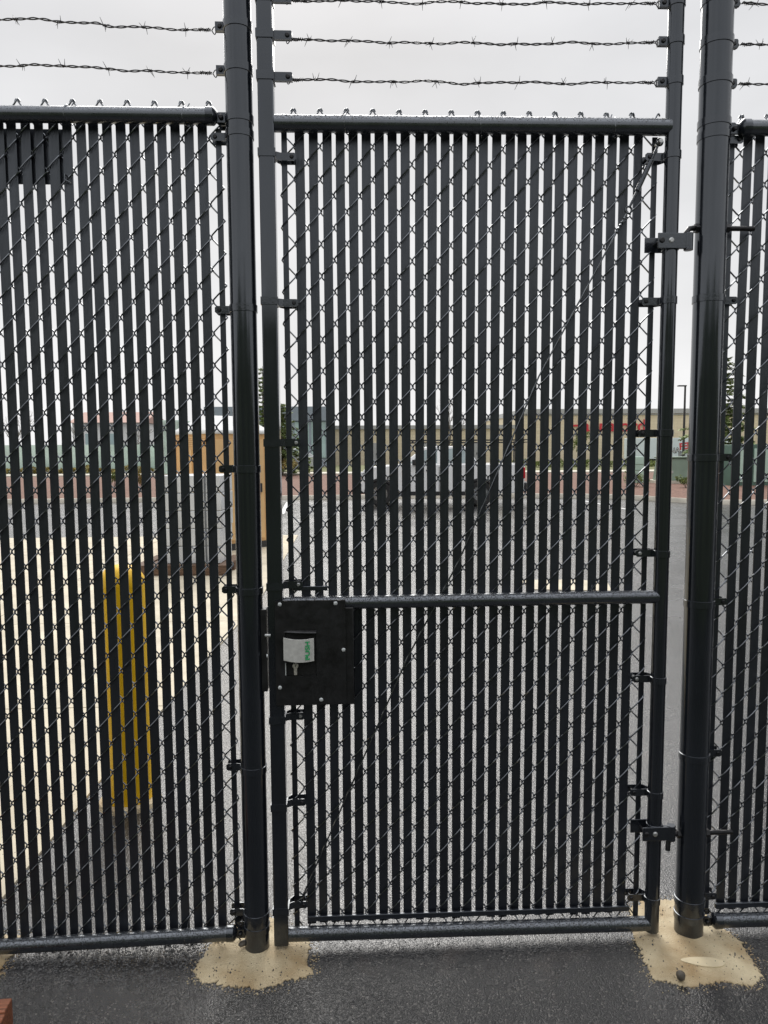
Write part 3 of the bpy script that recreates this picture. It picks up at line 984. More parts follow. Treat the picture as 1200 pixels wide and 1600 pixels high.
# truss cable with turnbuckle, corner to corner
A = Vector((0.985, 0.004, 2.662)); B = Vector((-0.192, 0.023, 0.150))
mid = Vector((0.893, 0.012, 2.456))
tb = MB()
tb.tube([A + Vector((0.010 * math.cos(a), -0.002, 0.010 * math.sin(a))) for a in [k * 2 * PI / 16 for k in range(16)]], 0.0032, 8, closed=True)
d1 = (mid - A).normalized()
tb.tube([A + d1 * 0.01, A + d1 * 0.06], 0.0042, 10)
tb.tube([A + d1 * 0.055, A + d1 * 0.06, A + d1 * 0.16, A + d1 * 0.165], [0.004, 0.0082, 0.0082, 0.004], 12)
tb.tube([A + d1 * 0.16, mid - d1 * 0.011], 0.0040, 10)
tb.tube([mid + Vector((0.0105 * math.cos(a), 0, 0.0105 * math.sin(a))) for a in [k * 2 * PI / 16 for k in range(16)]], 0.0034, 8, closed=True)
to = part('turnbuckle', tb, 'band', gt)
part('eye_bolt', MB().tube([(0.985, -0.012, 2.662), (0.985, 0.03, 2.662)], 0.0065, 10), 'zinc', to)
cb = MB()
s0 = mid + d1 * 0.010
m1 = Vector((0.612, 0.020, 1.93)); m2 = Vector((0.352, 0.0235, 1.325)); m3 = Vector((0.180, 0.0235, 1.00))
cb.tube([s0, m1, m2, m3, B], 0.0027, 8)
for k in range(5):
    c = s0 + (m1 - s0).normalized() * (0.02 + 0.012 * k)
    cb.tube([c - d1 * 0.004, c, c + d1 * 0.004], [0.003, 0.0052, 0.003], 8)
cb.tube([B + Vector((0.05, 0, 0.09)), B + Vector((0.012, -0.006, 0.02)), B + Vector((-0.010, -0.002, 0.0)), B + Vector((0.02, 0.004, 0.03))], 0.0024, 6)
part('truss_cable', cb, 'wire', gt)

# lock box
lb = MB()
lb.box(-0.2555, 0.000, -0.0290, 0.022, 0.8600, 1.184)
lo = part('lock_box', lb, 'sheet', gt, bevel=0.003)
# cover sheet with a square opening for the paddle
fy0, fy1 = -0.0360, -0.0292
X0, X1, Z0, Z1 = -0.2535, -0.0260, 0.8640, 1.210
ox0, ox1, oz0, oz1 = -0.223, -0.122, 0.962, 1.108
cv = MB()
cv.box(X0, ox0, fy0, fy1, Z0, Z1)
cv.box(ox1, X1, fy0, fy1, Z0, Z1)
cv.box(ox0, ox1, fy0, fy1, Z0, oz0)
cv.box(ox0, ox1, fy0, fy1, oz1, Z1)
part('cover_sheet', cv, 'sheet', gt)
# raised hood lip over the paddle opening
hd = MB()
arc = [(-0.226 + 0.105 * t, -0.0365 - 0.018 * math.sin(PI * 0.5 * t)) for t in [k / 10 for k in range(11)]]
for (xa, ya), (xb, yb) in zip(arc[:-1], arc[1:]):
    hd.quad((xa, ya, 1.104 + 0.003 * 1), (xb, yb, 1.107), (xb, yb + 0.004, 1.111), (xa, ya + 0.004, 1.111))
    hd.quad((xa, ya, 1.107), (xb, yb, 1.107), (xb, -0.035, 1.113), (xa, -0.035, 1.113))
part('hood_lip', hd, 'sheet', gt)
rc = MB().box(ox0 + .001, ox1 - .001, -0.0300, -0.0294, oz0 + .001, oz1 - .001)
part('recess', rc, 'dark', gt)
part('edge_strip', MB().box(-0.2235, -0.2205, -0.0368, -0.0362, 0.964, 1.02), 'screw', gt)
# paddle: bowed grey plate tilted out to the right
pd = MB()
nn = 12; zt, zb_ = 1.094, 1.019
for k in range(nn + 1):
    t = k / nn
    x = -0.2265 + 0.098 * t
    y = -0.046 - 0.020 * math.sin(PI * (0.15 + 0.75 * t))
    zt_ = zt - 0.004 * t - 0.003 * math.sin(PI * t); zb = zb_ - 0.004 * t - 0.005 * math.sin(PI * t) * 0.6
    pd.v += [(x, y, zb), (x, y, zt_), (x, y + 0.004, zt_), (x, y + 0.004, zb)]
for k in range(nn):
    a = k * 4
    for q in range(4):
        pd.f.append((a + q, a + (q + 1) % 4, a + 4 + (q + 1) % 4, a + 4 + q))
pd.f.append((0, 1, 2, 3)); pd.f.append(tuple(nn * 4 + q for q in (3, 2, 1, 0)))
po = part('push_paddle', pd, 'paddle', gt, bevel=0.0008)
po['label'] = 'grey bowed push paddle with green lettering'
part('paddle_arm', MB().box(-0.226, -0.214, -0.050, -0.030, 1.010, 1.088), 'dark', gt)
tm = text_mesh('PUSH', 0.0225, 0.0003, 0.0006)
to_ = link('lettering', tm, 'green_ink', po, local=True)
tx, ty, tz = -0.1478, -0.0625, 1.0525
slope = math.atan2(0.020 * PI * 0.75 * (-math.cos(PI * (0.15 + 0.75 * 0.80))), 0.098)
to_.location = Vector((tx, ty, tz))
to_.rotation_mode = 'QUATERNION'
Rm = Matrix(((0, -1, 0), (0, 0, -1), (1, 0, 0))).to_4x4()
to_.rotation_quaternion = (Matrix.Rotation(slope, 4, 'Z') @ Rm).to_quaternion()
to_.scale = (1.15, 0.92, 1)
# part origins: paddle mesh is in world space offset by the gate, so lettering is too
# key cylinder
kc = MB()
kc.tube([(-0.190, -0.044, 0.996), (-0.190, -0.031, 0.996)], 0.0095, 20)
kc.box(-0.195, -0.185, -0.043, -0.031, 0.966, 0.992)
ko = part('key_cylinder', kc, 'brass', gt, bevel=0.0015)
part('keyway', MB().box(-0.1910, -0.1890, -0.0446, -0.0441, 0.993, 1.004), 'dark', ko)
for x, z in ((-0.2375, 1.199), (-0.058, 1.2), (-0.0335, 1.046), (-0.2415, 0.924), (-0.108, 0.881)):
    part('cover_screw', MB().tube([(x, -0.0362, z), (x, -0.0385, z), (x, -0.0400, z)], [0.0066, 0.0060, 0.0035], 14), 'screw', gt)


# ------------------------------------------------------------------ barbed wire
def barb_mesh(seed):
    rnd = random.Random(seed)
    mb = MB()
    for w in range(2):
        ph = rnd.random() * 6
        x0 = -0.006 + 0.006 * w
        pts = []
        a0 = rnd.uniform(0, 2 * PI)
        pts.append((x0 - 0.005 + rnd.gauss(0, .003), 0.019 * math.cos(a0), 0.019 * math.sin(a0)))
        for k in range(9):
            a = a0 + k * 2 * PI * 1.75 / 8
            pts.append((x0 + 0.0007 * k, 0.0036 * math.cos(a), 0.0036 * math.sin(a)))
        a = a0 + 2 * PI * 1.75
        pts.append((x0 + 0.011 + rnd.gauss(0, .003), 0.019 * math.cos(a), 0.019 * math.sin(a)))
        rad = [0.0005] + [0.0012] * 9 + [0.0005]
        mb.tube(pts, rad, 5)
    return mb.mesh('barb')


BARBS = [barb_mesh(s) for s in range(7)]


def strand(label, x0, z0, x1, z1, seed, kinks=(), sag=0.006, start=0.0, coil0=True, coil1=True):
    rnd = random.Random(seed)
    o = thing('barbed_wire', label, 'barbed wire', ((x0 + x1) / 2, 0, min(z0, z1)), group='barbed wire strands above the fence')
    L_ = x1 - x0
    n = int(L_ / 0.006)
    ph = [rnd.random() * 6 for _ in range(4)]
    def ctr(t):
        x = x0 + L_ * t
        env = math.sin(PI * min(1, max(0, t)))
        z = z0 + (z1 - z0) * t - sag * 4 * t * (1 - t)
        z += 0.0035 * env ** .4 * (math.sin(x * 19 + ph[0]) * .6 + math.sin(x * 37 + ph[1]) * .5 + math.sin(x * 71 + ph[2]) * .22)
        for kx, kz in kinks:
            z += kz / (1 + math.exp(-(x - kx) / 0.008))
        y = 0.002 * math.sin(x * 23 + ph[3])
        return Vector((x, y, z))
    for s in range(2):
        pts = []
        for i in range(n + 1):
            t = i / n
            c = ctr(t)
            a = 2 * PI * (x0 + L_ * t) / 0.075 + PI * s
            pts.append(c + Vector((0, 0.0024 * math.cos(a), 0.0024 * math.sin(a))))
        part('line_wire', MB().tube(pts, 0.0018, 6), 'barb', o)
    base = Vector(o.location)
    x = x0 + 0.045 + start
    while x < x1 - 0.03:
        t = (x - x0) / L_
        b = link('barb', BARBS[rnd.randrange(7)], 'barb', o)
        c0 = ctr(t - .004); c1 = ctr(t + .004)
        b.location = ctr(t) - base
        b.rotation_euler = (rnd.random() * 6.28, -math.atan2(c1.z - c0.z, c1.x - c0.x), 0)
        x += 0.128 + rnd.gauss(0, 0.007)
    for on, xe_, dr in ((coil0, x0, 1), (coil1, x1, -1)):
        if not on:
            continue
        pts = []
        t0 = 0 if dr > 0 else 1
        for k in range(40):
            xx = 0.005 + 0.032 * k / 39
            c = ctr(t0 + dr * xx / L_)
            a = k * 2 * PI / 7
            rr = 0.0042 + 0.0012 * math.sin(k * 1.1)
            pts.append(c + Vector((0, rr * math.cos(a), rr * math.sin(a))))
        part('wrap', MB().tube(pts, 0.0014, 5), 'barb', o)
        lp = [ctr(t0) + Vector((-dr * 0.012 * math.sin(a / 2) - dr * .002, 0.004, 0.011 * math.sin(a))) for a in [k * 2 * PI / 12 for k in range(13)]]
        part('end_loop', MB().tube(lp, 0.0016, 5), 'barb', o)
    return o


strand('top barbed wire in view above the left fence panel', -2.3, 3.03, -0.418, 2.984, 1, [(-0.745, -0.010)], 0.004, coil0=False)
strand('lower barbed wire above the left fence panel, nearest its top rail', -2.3, 2.888, -0.418, 2.857, 2, [(-0.70, -0.008)], 0.004, .03, coil0=False)
strand('highest barbed wire over the gate, at the top edge of the photo', -0.176, 3.066, 0.962, 3.078, 3, (), 0.004)
strand('middle barbed wire over the gate', -0.176, 2.952, 0.962, 2.962, 4, (), 0.008, .01)
strand('lowest barbed wire over the gate, wavy and nearest its top rail', -0.176, 2.834, 0.962, 2.842, 5, (), 0.005, .03)
strand('highest barbed wire to the right of the thick post', 1.234, 3.083, 2.7, 3.09, 6, (), 0.006, coil1=False)
strand('middle barbed wire to the right of the thick post', 1.234, 2.960, 2.7, 2.972, 7, (), 0.004, .02, coil1=False)
strand('lowest barbed wire to the right of the thick post', 1.234, 2.842, 2.7, 2.85, 8, (), 0.004, -.02, coil1=False)

# ------------------------------------------------------------------ near things behind the fence
bo = MB()
bo.lathe([(0.108, -0.02), (0.108, 0.4), (0.108, 1.06), (0.100, 1.10), (0.078, 1.135), (0.045, 1.155), (0.004, 1.162)], 0, 0, 36)
bol = thing('bollard', 'yellow domed steel bollard standing behind the left fence panel', 'bollard', (-1.092, 1.10, 0))
part('post', bo, 'yellow', bol, local=True)
part('base_ring', MB().lathe([(0.150, 0.0), (0.140, 0.018), (0.110, 0.022)], 0, 0, 30, cap=False), 'footing', bol, local=True)

# red-brown timber offcut lying in the left foreground corner
ti = thing('timber_block', 'red-brown timber block lying at the bottom left corner', 'timber', (-1.018, -0.30, 0), rz=R(3))
part('timber', MB().box(-0.60, 0.0, -0.055, 0.0, 0.002, 0.088), 'timber', ti, local=True, bevel=0.003)
part('timber', MB().box(-0.62, 0.004, -0.115, -0.058, 0.002, 0.086), 'timber', ti, local=True, bevel=0.003)

# portable toilet
pt = thing('portable_toilet', 'tan plastic portable toilet with white roof beyond the slim post', 'portable toilet', (-2.24, 10.45, 0.012), rz=R(40))
w = 0.58
part('skid', MB().box(-w - .02, w + .02, -w - .02, w + .02, 0.0, 0.11), 'trim', pt, local=True)
for s, nm in ((0, 'wall'), (1, 'wall'), (2, 'wall')):
    m_ = MB()
    if s == 0:
        m_.box(w - 0.04, w, -w + 0.05, w - 0.05, 0.11, 1.93)
    elif s == 1:
        m_.box(-w + 0.05, w - 0.05, w - 0.04, w, 0.11, 1.93)
    else:
        m_.box(-w, -w + 0.04, -w + 0.05, w - 0.05, 0.11, 1.93)
    wo_ = part(nm, m_, 'tan', pt, local=True, bevel=0.006)
    for k in range(5):
        z = 1.74 + 0.032 * k
        lv = MB()
        if s == 0:
            lv.box(w, w + 0.012, -w + 0.09, w - 0.09, z, z + 0.018)
        elif s == 1:
            lv.box(-w + 0.09, w - 0.09, w, w + 0.012, z, z + 0.018)
        else:
            lv.box(-w - 0.012, -w, -w + 0.09, w - 0.09, z, z + 0.018)
        part('vent_slat', lv, 'tan2', wo_, local=True)
    rb = MB()
    for t in (-0.32, 0, 0.32):
        if s == 0:
            rb.box(w, w + 0.014, t - 0.025, t + 0.025, 0.2, 1.68)
        elif s == 1:
            rb.box(t - 0.025, t + 0.025, w, w + 0.014, 0.2, 1.68)
        else:
            rb.box(-w - 0.014, -w, t - 0.025, t + 0.025, 0.2, 1.68)
    part('rib', rb, 'tan2', wo_, local=True, bevel=0.004)
for sx in (-1, 1):
    for sy in (-1, 1):
        part('corner_post', MB().box(sx * w - 0.05 if sx > 0 else -w - 0.012, w + 0.012 if sx > 0 else -w + 0.05, w - 0.05 if sy > 0 else -w - 0.012, w + 0.012 if sy > 0 else -w + 0.05, 0.11, 1.95), 'tan', pt, local=True, bevel=0.01)
part('door_frame', MB().box(-w + 0.05, w - 0.05, -w + 0.002, -w + 0.04, 0.11, 1.93), 'tan', pt, local=True)
do = part('door', MB().box(-w + 0.12, w - 0.12, -w - 0.016, -w, 0.16, 1.84), 'tan2', pt, local=True, bevel=0.008)
part('handle', MB().box(w - 0.24, w - 0.18, -w - 0.045, -w - 0.016, 0.95, 1.10), 'trim', do, local=True)
rf = MB()
o_ = w + 0.03
rf.v = [(-o_, -o_, 1.93), (o_, -o_, 1.93), (o_, o_, 1.93), (-o_, o_, 1.93), (-o_, -o_, 1.985), (o_, -o_, 1.985), (o_, o_, 1.985), (-o_, o_, 1.985),
        (-0.28, -0.28, 2.24), (0.28, -0.28, 2.24), (0.28, 0.28, 2.24), (-0.28, 0.28, 2.24)]
rf.f = [(0, 1, 5, 4), (1, 2, 6, 5), (2, 3, 7, 6), (3, 0, 4, 7), (4, 5, 9, 8), (5, 6, 10, 9), (6, 7, 11, 10), (7, 4, 8, 11), (8, 9, 10, 11), (3, 2, 1, 0)]
ro_ = part('roof', rf, 'roofwhite', pt, local=True, smooth=False, bevel=0.02)
part('vent_pipe', MB().lathe([(0.055, 2.1), (0.055, 2.36)], 0.3, 0.36, 14), 'roofwhite', ro_, local=True)

# pallet with a grey load
pa = thing('pallet', 'weathered brown wooden pallet in front of the portable toilet', 'pallet', (-2.28, 7.95, 0.012), rz=R(-3))
for k in range(7):
    x = -0.56 + k * 0.187
    part('board', MB().box(x - 0.07, x + 0.07, -0.5, 0.5, 0.118, 0.138), 'pallet', pa, local=True)
for y in (-0.46, 0, 0.46):
    part('stringer', MB().box(-0.63, 0.63, y - 0.045, y + 0.045, 0.022, 0.118), 'pallet', pa, local=True)
for y in (-0.44, 0, 0.44):
    part('board', MB().box(-0.63, 0.63, y - 0.06, y + 0.06, 0.0, 0.022), 'pallet', pa, local=True)
gl = thing('wrapped_load', 'grey wrapped load stacked upright on the wooden pallet', 'load', (-2.16, 7.95, 0.15), rz=R(-3))
rnd = random.Random(9)
for k in range(5):
    dx = rnd.gauss(0, 0.012)
    part('carton', MB().box(-0.40 + dx, 0.40 + dx, -0.36, 0.36, 0.001 + k * 0.24, 0.236 + k * 0.24), 'greyload', gl, local=True, bevel=0.012)
for y in (-0.372,):
    for x in (-0.2, 0.2):
        part('strap', MB().box(x - 0.012, x + 0.012, y, y + 0.004, 0.0, 1.195), 'greydark', gl, local=True)


# ------------------------------------------------------------------ vehicles
def wheel(parent, x, y, r, side):
    t = MB()
    prof_ = [(r * .62, -0.10), (r * .9, -0.11), (r, -0.08), (r, 0.08), (r * .9, 0.11), (r * .62, 0.10)]
    n = 28
    for rr, yy in prof_:
        for j in range(n):
            a = 2 * PI * j / n
            t.v.append((x + rr * math.cos(a), y + yy, r + rr * math.sin(a)))
    for k in range(len(prof_) - 1):
        for j in range(n):
            t.f.append((k * n + j, k * n + (j + 1) % n, (k + 1) * n + (j + 1) % n, (k + 1) * n + j))
    wo2 = part('wheel', t, 'tyre', parent, local=True)
    rm = MB()
    yo = y + side * 0.075
    rm.tube([(x, y, r), (x, y + side * 0.03, r)], r * .62, 24)
    for k in range(5):
        a = 2 * PI * k / 5 + .3
        ca, sa = math.cos(a), math.sin(a)
        px_, pz_ = -sa, ca
        i = len(rm.v)
        for rr, hw in ((r * .08, 0.05), (r * .62, 0.035)):
            for yy in (yo, yo - side * 0.03):
                for s in (-1, 1):
                    rm.v.append((x + ca * rr + px_ * hw * s, yy, r + sa * rr + pz_ * hw * s))
        rm.f += [tuple(i + k2 for k2 in q) for q in ((0, 1, 5, 4), (2, 3, 7, 6), (0, 2, 6, 4), (1, 3, 7, 5), (4, 5, 7, 6), (0, 1, 3, 2))]
    rm.tube([(x, yo - side * .03, r), (x, yo + side * .008, r)], r * .16, 12)
    part('rim', rm, 'rim', wo2, local=True)


def arch(cx, r, z0, n=10):
    return [(cx + r * math.cos(PI - PI * k / n), max(z0, r * 0.82 * math.sin(PI * k / n) + z0)) for k in range(n + 1)]


def vehicle(o, body, cabin, panes, wheels_x, wr, width, paint, z_sill, tail=True, panel_lines=()):
    hw = width / 2
    # body outline: top edge as given, then back along the sill with the two wheel openings cut out
    sill = []
    for wx in reversed(wheels_x):
        sill += [(wx + (wr + 0.05) * math.cos(PI * k / 12), max(z_sill, wr + (wr + 0.05) * math.sin(PI * k / 12) * 0.97)) for k in range(13)]
    b = MB().prism(body + sill, 'y', -hw, hw)
    bo_ = part('body', b, paint, o, local=True, bevel=0.035)
    # cabin narrows to the roof
    c = MB(); n = len(cabin)
    zs = [z for _, z in cabin]; zl, zh = min(zs), max(zs)
    for s in (-1, 1):
        for x, z in cabin:
            inset = 0.04 + 0.17 * (z - zl) / (zh - zl)
            c.v.append((x, s * (hw - inset), z))
    c.f.append(tuple(range(n))); c.f.append(tuple(n + k for k in reversed(range(n))))
    for k in range(n):
        q = (k + 1) % n
        c.f.append((k, q, n + q, n + k))
    part('cabin', c, paint, o, local=True, bevel=0.04)
    for pane in panes:
        for s in (-1, 1):
            g_ = MB()
            for dd in (0.004, -0.012):
                for x, z in pane:
                    inset = 0.04 + 0.17 * (z - zl) / (zh - zl)
                    g_.v.append((x, s * (hw - inset + dd), z))
            k = len(pane)
            g_.f.append(tuple(range(k))); g_.f.append(tuple(k + j for j in reversed(range(k))))
            for j in range(k):
                q = (j + 1) % k
                g_.f.append((j, q, k + q, k + j))
            part('window', g_, 'glass', o, local=True, smooth=False)
    for wx in wheels_x:
        for s in (-1, 1):
            wheel(o, wx, s * (hw - 0.10), wr, s)
            am = MB()
            n = 14
            for k in range(n + 1):
                a = PI * k / n
                for rr in (wr + 0.03, wr + 0.10):
                    for yy in (s * (hw + 0.012), s * (hw - 0.1)):
                        am.v.append((wx + rr * math.cos(a), yy, wr + rr * math.sin(a) * 0.98))
            for k in range(n):
                i = k * 4
                am.f += [(i, i + 4, i + 6, i + 2), (i + 1, i + 3, i + 7, i + 5), (i, i + 1, i + 5, i + 4), (i + 2, i + 6, i + 7, i + 3)]
            part('wheel_arch', am, 'trim', o, local=True)
    part('underbody', MB().box(wheels_x[0] - wr, wheels_x[1] + wr, -hw + 0.26, hw - 0.26, z_sill - 0.06, z_sill + 0.5), 'dark', o, local=True)
    for x in panel_lines:
        for s in (-1, 1):
            part('door_seam', MB().box(x - 0.008, x + 0.008, s * (hw + 0.002) - 0.003, s * (hw + 0.002) + 0.003, z_sill + 0.08, zl - 0.05), 'trim', o, local=True)
    for s in (-1, 1):
        part('side_skirt', MB().box(wheels_x[0] + wr + .08, wheels_x[1] - wr - .08, s * hw - .02, s * hw + .012, z_sill - 0.05, z_sill + 0.07), 'trim', o, local=True)


tr = thing('pickup_truck', 'white crew-cab pickup truck with black ladder rack parked across the lot', 'pickup truck', (0.35, 20.05, 0), rz=-0.105)
body = [(0.10, 0.37), (0.0, 0.45), (0.02, 0.95), (0.10, 1.08), (0.35, 1.15), (1.30, 1.22), (4.70, 1.22), (4.74, 1.15), (4.72, 0.45), (4.55, 0.37)]
cabin = [(1.18, 1.20), (1.80, 1.70), (2.05, 1.745), (3.00, 1.735), (3.15, 1.68), (3.42, 1.20)]
panes = [[(1.42, 1.25), (1.86, 1.63), (2.22, 1.67), (2.22, 1.25)], [(2.32, 1.25), (2.32, 1.67), (2.95, 1.66), (3.06, 1.62), (3.20, 1.25)]]
vehicle(tr, body, cabin, panes, (0.55, 3.48), 0.365, 1.84, 'white_paint', 0.36, panel_lines=(1.30, 2.28, 3.22))
for s in (-1, 1):
    part('tail_lamp', MB().box(4.56, 4.755, s * 0.90 - 0.04, s * 0.90 + 0.03, 0.80, 1.12), 'red_lamp', tr, local=True, bevel=0.015)
    part('headlight', MB().box(-0.005, 0.28, s * 0.86 - 0.06, s * 0.86 + 0.06, 0.86, 1.00), 'lamp', tr, local=True, bevel=0.02)
    part('mirror', MB().box(1.50, 1.62, s * 1.0 - 0.09, s * 1.0 + 0.09, 1.20, 1.36), 'trim', tr, local=True, bevel=0.02)
    for x in (1.9, 2.75):
        part('door_handle', MB().box(x, x + 0.17, s * 0.93 - 0.012, s * 0.93 + 0.012, 1.02, 1.06), 'trim', tr, local=True)
part('front_bumper', MB().box(-0.09, 0.16, -0.90, 0.90, 0.36, 0.66), 'trim', tr, local=True, bevel=0.03)
part('grille', MB().box(-0.02, 0.03, -0.62, 0.62, 0.70, 0.98), 'trim', tr, local=True, bevel=0.01)
part('rear_bumper', MB().box(4.66, 4.90, -0.90, 0.90, 0.42, 0.68), 'trim', tr, local=True, bevel=0.03)
part('tailgate', MB().box(4.735, 4.765, -0.70, 0.70, 0.74, 1.20), 'white_paint', tr, local=True, bevel=0.01)
rk = MB()
for s in (-1, 1):
    for z in (1.83, 1.90):
        rk.box(1.35, 4.95, s * 0.80 - 0.018, s * 0.80 + 0.018, z, z + 0.028)
    for x in (3.55, 4.62):
        rk.box(x - 0.02, x + 0.02, s * 0.82 - 0.02, s * 0.82 + 0.02, 1.2, 1.84)
for x in (1.5, 2.4, 3.55, 4.62):
    rk.box(x - 0.02, x + 0.02, -0.80, 0.80, 1.858, 1.888)
part('ladder_rack', rk, 'trim', tr, local=True, smooth=False)

su = thing('parked_car', 'silver hatchback parked in front of the blue-grey building', 'car', (-6.6, 47.5, 0.12), rz=0.05)
body = [(0.15, 0.31), (0.0, 0.38), (0.02, 0.75), (0.25, 0.92), (1.15, 1.02), (4.1, 1.05), (4.25, 0.8), (4.22, 0.4), (4.0, 0.32)]
cabin = [(0.95, 1.0), (1.7, 1.50), (2.2, 1.58), (3.4, 1.55), (4.08, 1.02)]
panes = [[(1.25, 1.06), (1.78, 1.46), (2.35, 1.52), (2.35, 1.06)], [(2.45, 1.06), (2.45, 1.52), (3.35, 1.48), (3.75, 1.06)]]
vehicle(su, body, cabin, panes, (0.75, 3.35), 0.32, 1.78, 'silver_paint', 0.3, panel_lines=(1.35, 2.4))

# ------------------------------------------------------------------ buildings
st_ = thing('store_building', 'long tan block store building with red lettering on its taller right part', 'building', (20, 72, 0))
part('wall', MB().box(-1.9, 17.0, 70.9, 95, 0.0, 3.55), 'block', st_)
part('wall', MB().box(17.0, 75.0, 70.0, 95, 0.0, 4.95), 'block', st_)
part('coping', MB().box(-2.0, 17.0, 70.7, 95.1, 3.55, 3.92), 'coping', st_)
part('coping', MB().box(16.8, 75.1, 69.75, 95.1, 4.95, 5.42), 'coping', st_)
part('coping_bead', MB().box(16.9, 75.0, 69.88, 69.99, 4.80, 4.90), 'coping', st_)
for x in (1.5, 6.5, 11.5):
    d_ = part('door', MB().box(x, x + 1.1, 70.8, 70.92, 0.1, 2.2), 'coping', st_)
    part('handle', MB().box(x + .9, x + .96, 70.72, 70.8, 1.0, 1.2), 'trim', d_)
for x in (31.6, 40.5):
    part('wall_lamp', MB().box(x, x + 0.35, 69.7, 70.0, 2.95, 3.15), 'coping', st_)
tx_ = text_mesh('Hannaford', 1.75, 0.06, 0.02)
lo_ = link('lettering', tx_, 'red_sign', st_)
lo_.location = Vector((25.3, 69.90, 3.72)) - Vector(st_.location)
lo_.rotation_euler = (PI / 2, 0, 0)
xs_ = [v.co.x for v in tx_.vertices]
lo_.scale = (7.6 / (max(xs_) - min(xs_)), 0.95, 1)

bb = thing('office_building', 'blue-grey flat-roofed building with teal glazing left of the store', 'building', (-4.5, 64, 0))
part('fascia', MB().box(-12.5, -1.7, 61.0, 72, 4.05, 5.25), 'blue_grey', bb)
part('wall', MB().box(-12.3, -1.9, 61.3, 71.5, 0, 4.05), 'blue_grey', bb)
for k in range(7):
    x = -12.0 + k * 1.42
    p_ = part('window', MB().box(x, x + 1.25, 61.2, 61.32, 0.9, 3.95), 'teal_glass', bb, smooth=False)
    part('mullion', MB().box(x + 1.25, x + 1.42, 61.14, 61.3, 0.9, 3.95), 'blue_grey', p_)

ho_ = thing('house', 'small distant white house with red-brown roof at the far left', 'house', (-28, 92, 0))
part('wall', MB().box(-33.5, -25.0, 88, 98, 0, 5.0), 'house', ho_)
rf = MB(); rf.prism([(87.4, 4.9), (98.6, 4.9), (93, 6.4)], 'x', -33.8, -24.7)
part('roof', rf, 'redroof', ho_, smooth=False)
for x in (-32, -29.5, -27):
    wi = part('window', MB().box(x, x + 1.1, 87.94, 88.02, 2.2, 3.6), 'teal_glass', ho_)
    part('sill', MB().box(x - .08, x + 1.18, 87.86, 88.0, 2.1, 2.2), 'house', wi)

gf = thing('green_fence', 'teal-green panelled fence along the far left side of the lot', 'fence', (-18, 44.5, 0.1))
for k in range(14):
    x = -42 + k * 2.4
    if x > -11.5:
        break
    part('panel', MB().box(x + 0.06, x + 2.34, 44.5, 44.56, 0.2, 2.0), 'teal', gf)
    part('post', MB().box(x - 0.05, x + 0.05, 44.44, 44.6, 0.1, 2.1), 'tealdark', gf)
gc = thing('green_container', 'tall teal-green box container at the end of the green fence', 'container', (-10.8, 42, 0.1))
part('body', MB().box(-11.6, -9.9, 41.6, 44.0, 0.25, 3.4), 'teal', gc, bevel=0.02)
for k in range(8):
    part('rib', MB().box(-11.5 + k * 0.2, -11.42 + k * 0.2, 41.56, 41.6, 0.35, 3.3), 'teal', gc)

# trailer with printed side
tl = thing('box_trailer', 'pale white box trailer with red and black lettering before the store', 'trailer', (30, 60, 0.12))
part('body', MB().box(24.2, 33.5, 60.0, 62.4, 0.62, 2.42), 'trailer', tl, bevel=0.03)
part('chassis', MB().box(24.4, 33.3, 60.2, 62.2, 0.45, 0.62), 'trim', tl)
for x in (30.5, 31.4):
    for y in (60.12, 62.28):
        wh = MB()
        wh.tube([(x, y - .11, .42), (x, y + .11, .42)], 0.36, 20)
        part('wheel', wh, 'tyre', tl)
for txt, m_, x, z, s_, rz_, sxx in (('NA', 'ink_black', 27.75, 1.32, 0.62, 0.12, 1.0), ('FEI', 'red_sign', 28.55, 1.68, 0.78, 0.12, 0.9), ('EXPR', 'ink_black', 28.55, 1.08, 0.50, 0.12, 0.85)):
    t_ = text_mesh(txt, s_, 0.004, 0.03)
    ob = link('lettering', t_, m_, tl)
    ob.location = Vector((x, 59.985, z)) - Vector(tl.location)
    ob.rotation_euler = (PI / 2, -rz_, 0); ob.scale = (sxx, 1, 1)
    if m_ == 'ink_black':
        t2 = text_mesh(txt, s_, 0.004, -0.012)
        ob2 = link('lettering', t2, 'paper', tl)
        ob2.location = Vector((x, 59.972, z)) - Vector(tl.location)
        ob2.rotation_euler = (PI / 2, -rz_, 0); ob2.scale = (sxx, 1, 1)

# street lamp
la = thing('street_lamp', 'thin black street lamp with flat head seen between gate and thick post', 'street lamp', (27.35, 57.5, 0.12))
part('pole', MB().tube([(0, 0, 0), (0, 0, 3), (0, 0, 6.55)], [0.11, 0.095, 0.075], 12), 'lamp_post', la, local=True)
part('base', MB().lathe([(0.22, 0), (0.22, 0.3), (0.13, 0.4)], 0, 0, 14), 'kerb', la, local=True)
part('lamp_head', MB().box(-0.62, 0.08, -0.16, 0.16, 6.46, 6.56), 'lamp_post', la, local=True, bevel=0.03)

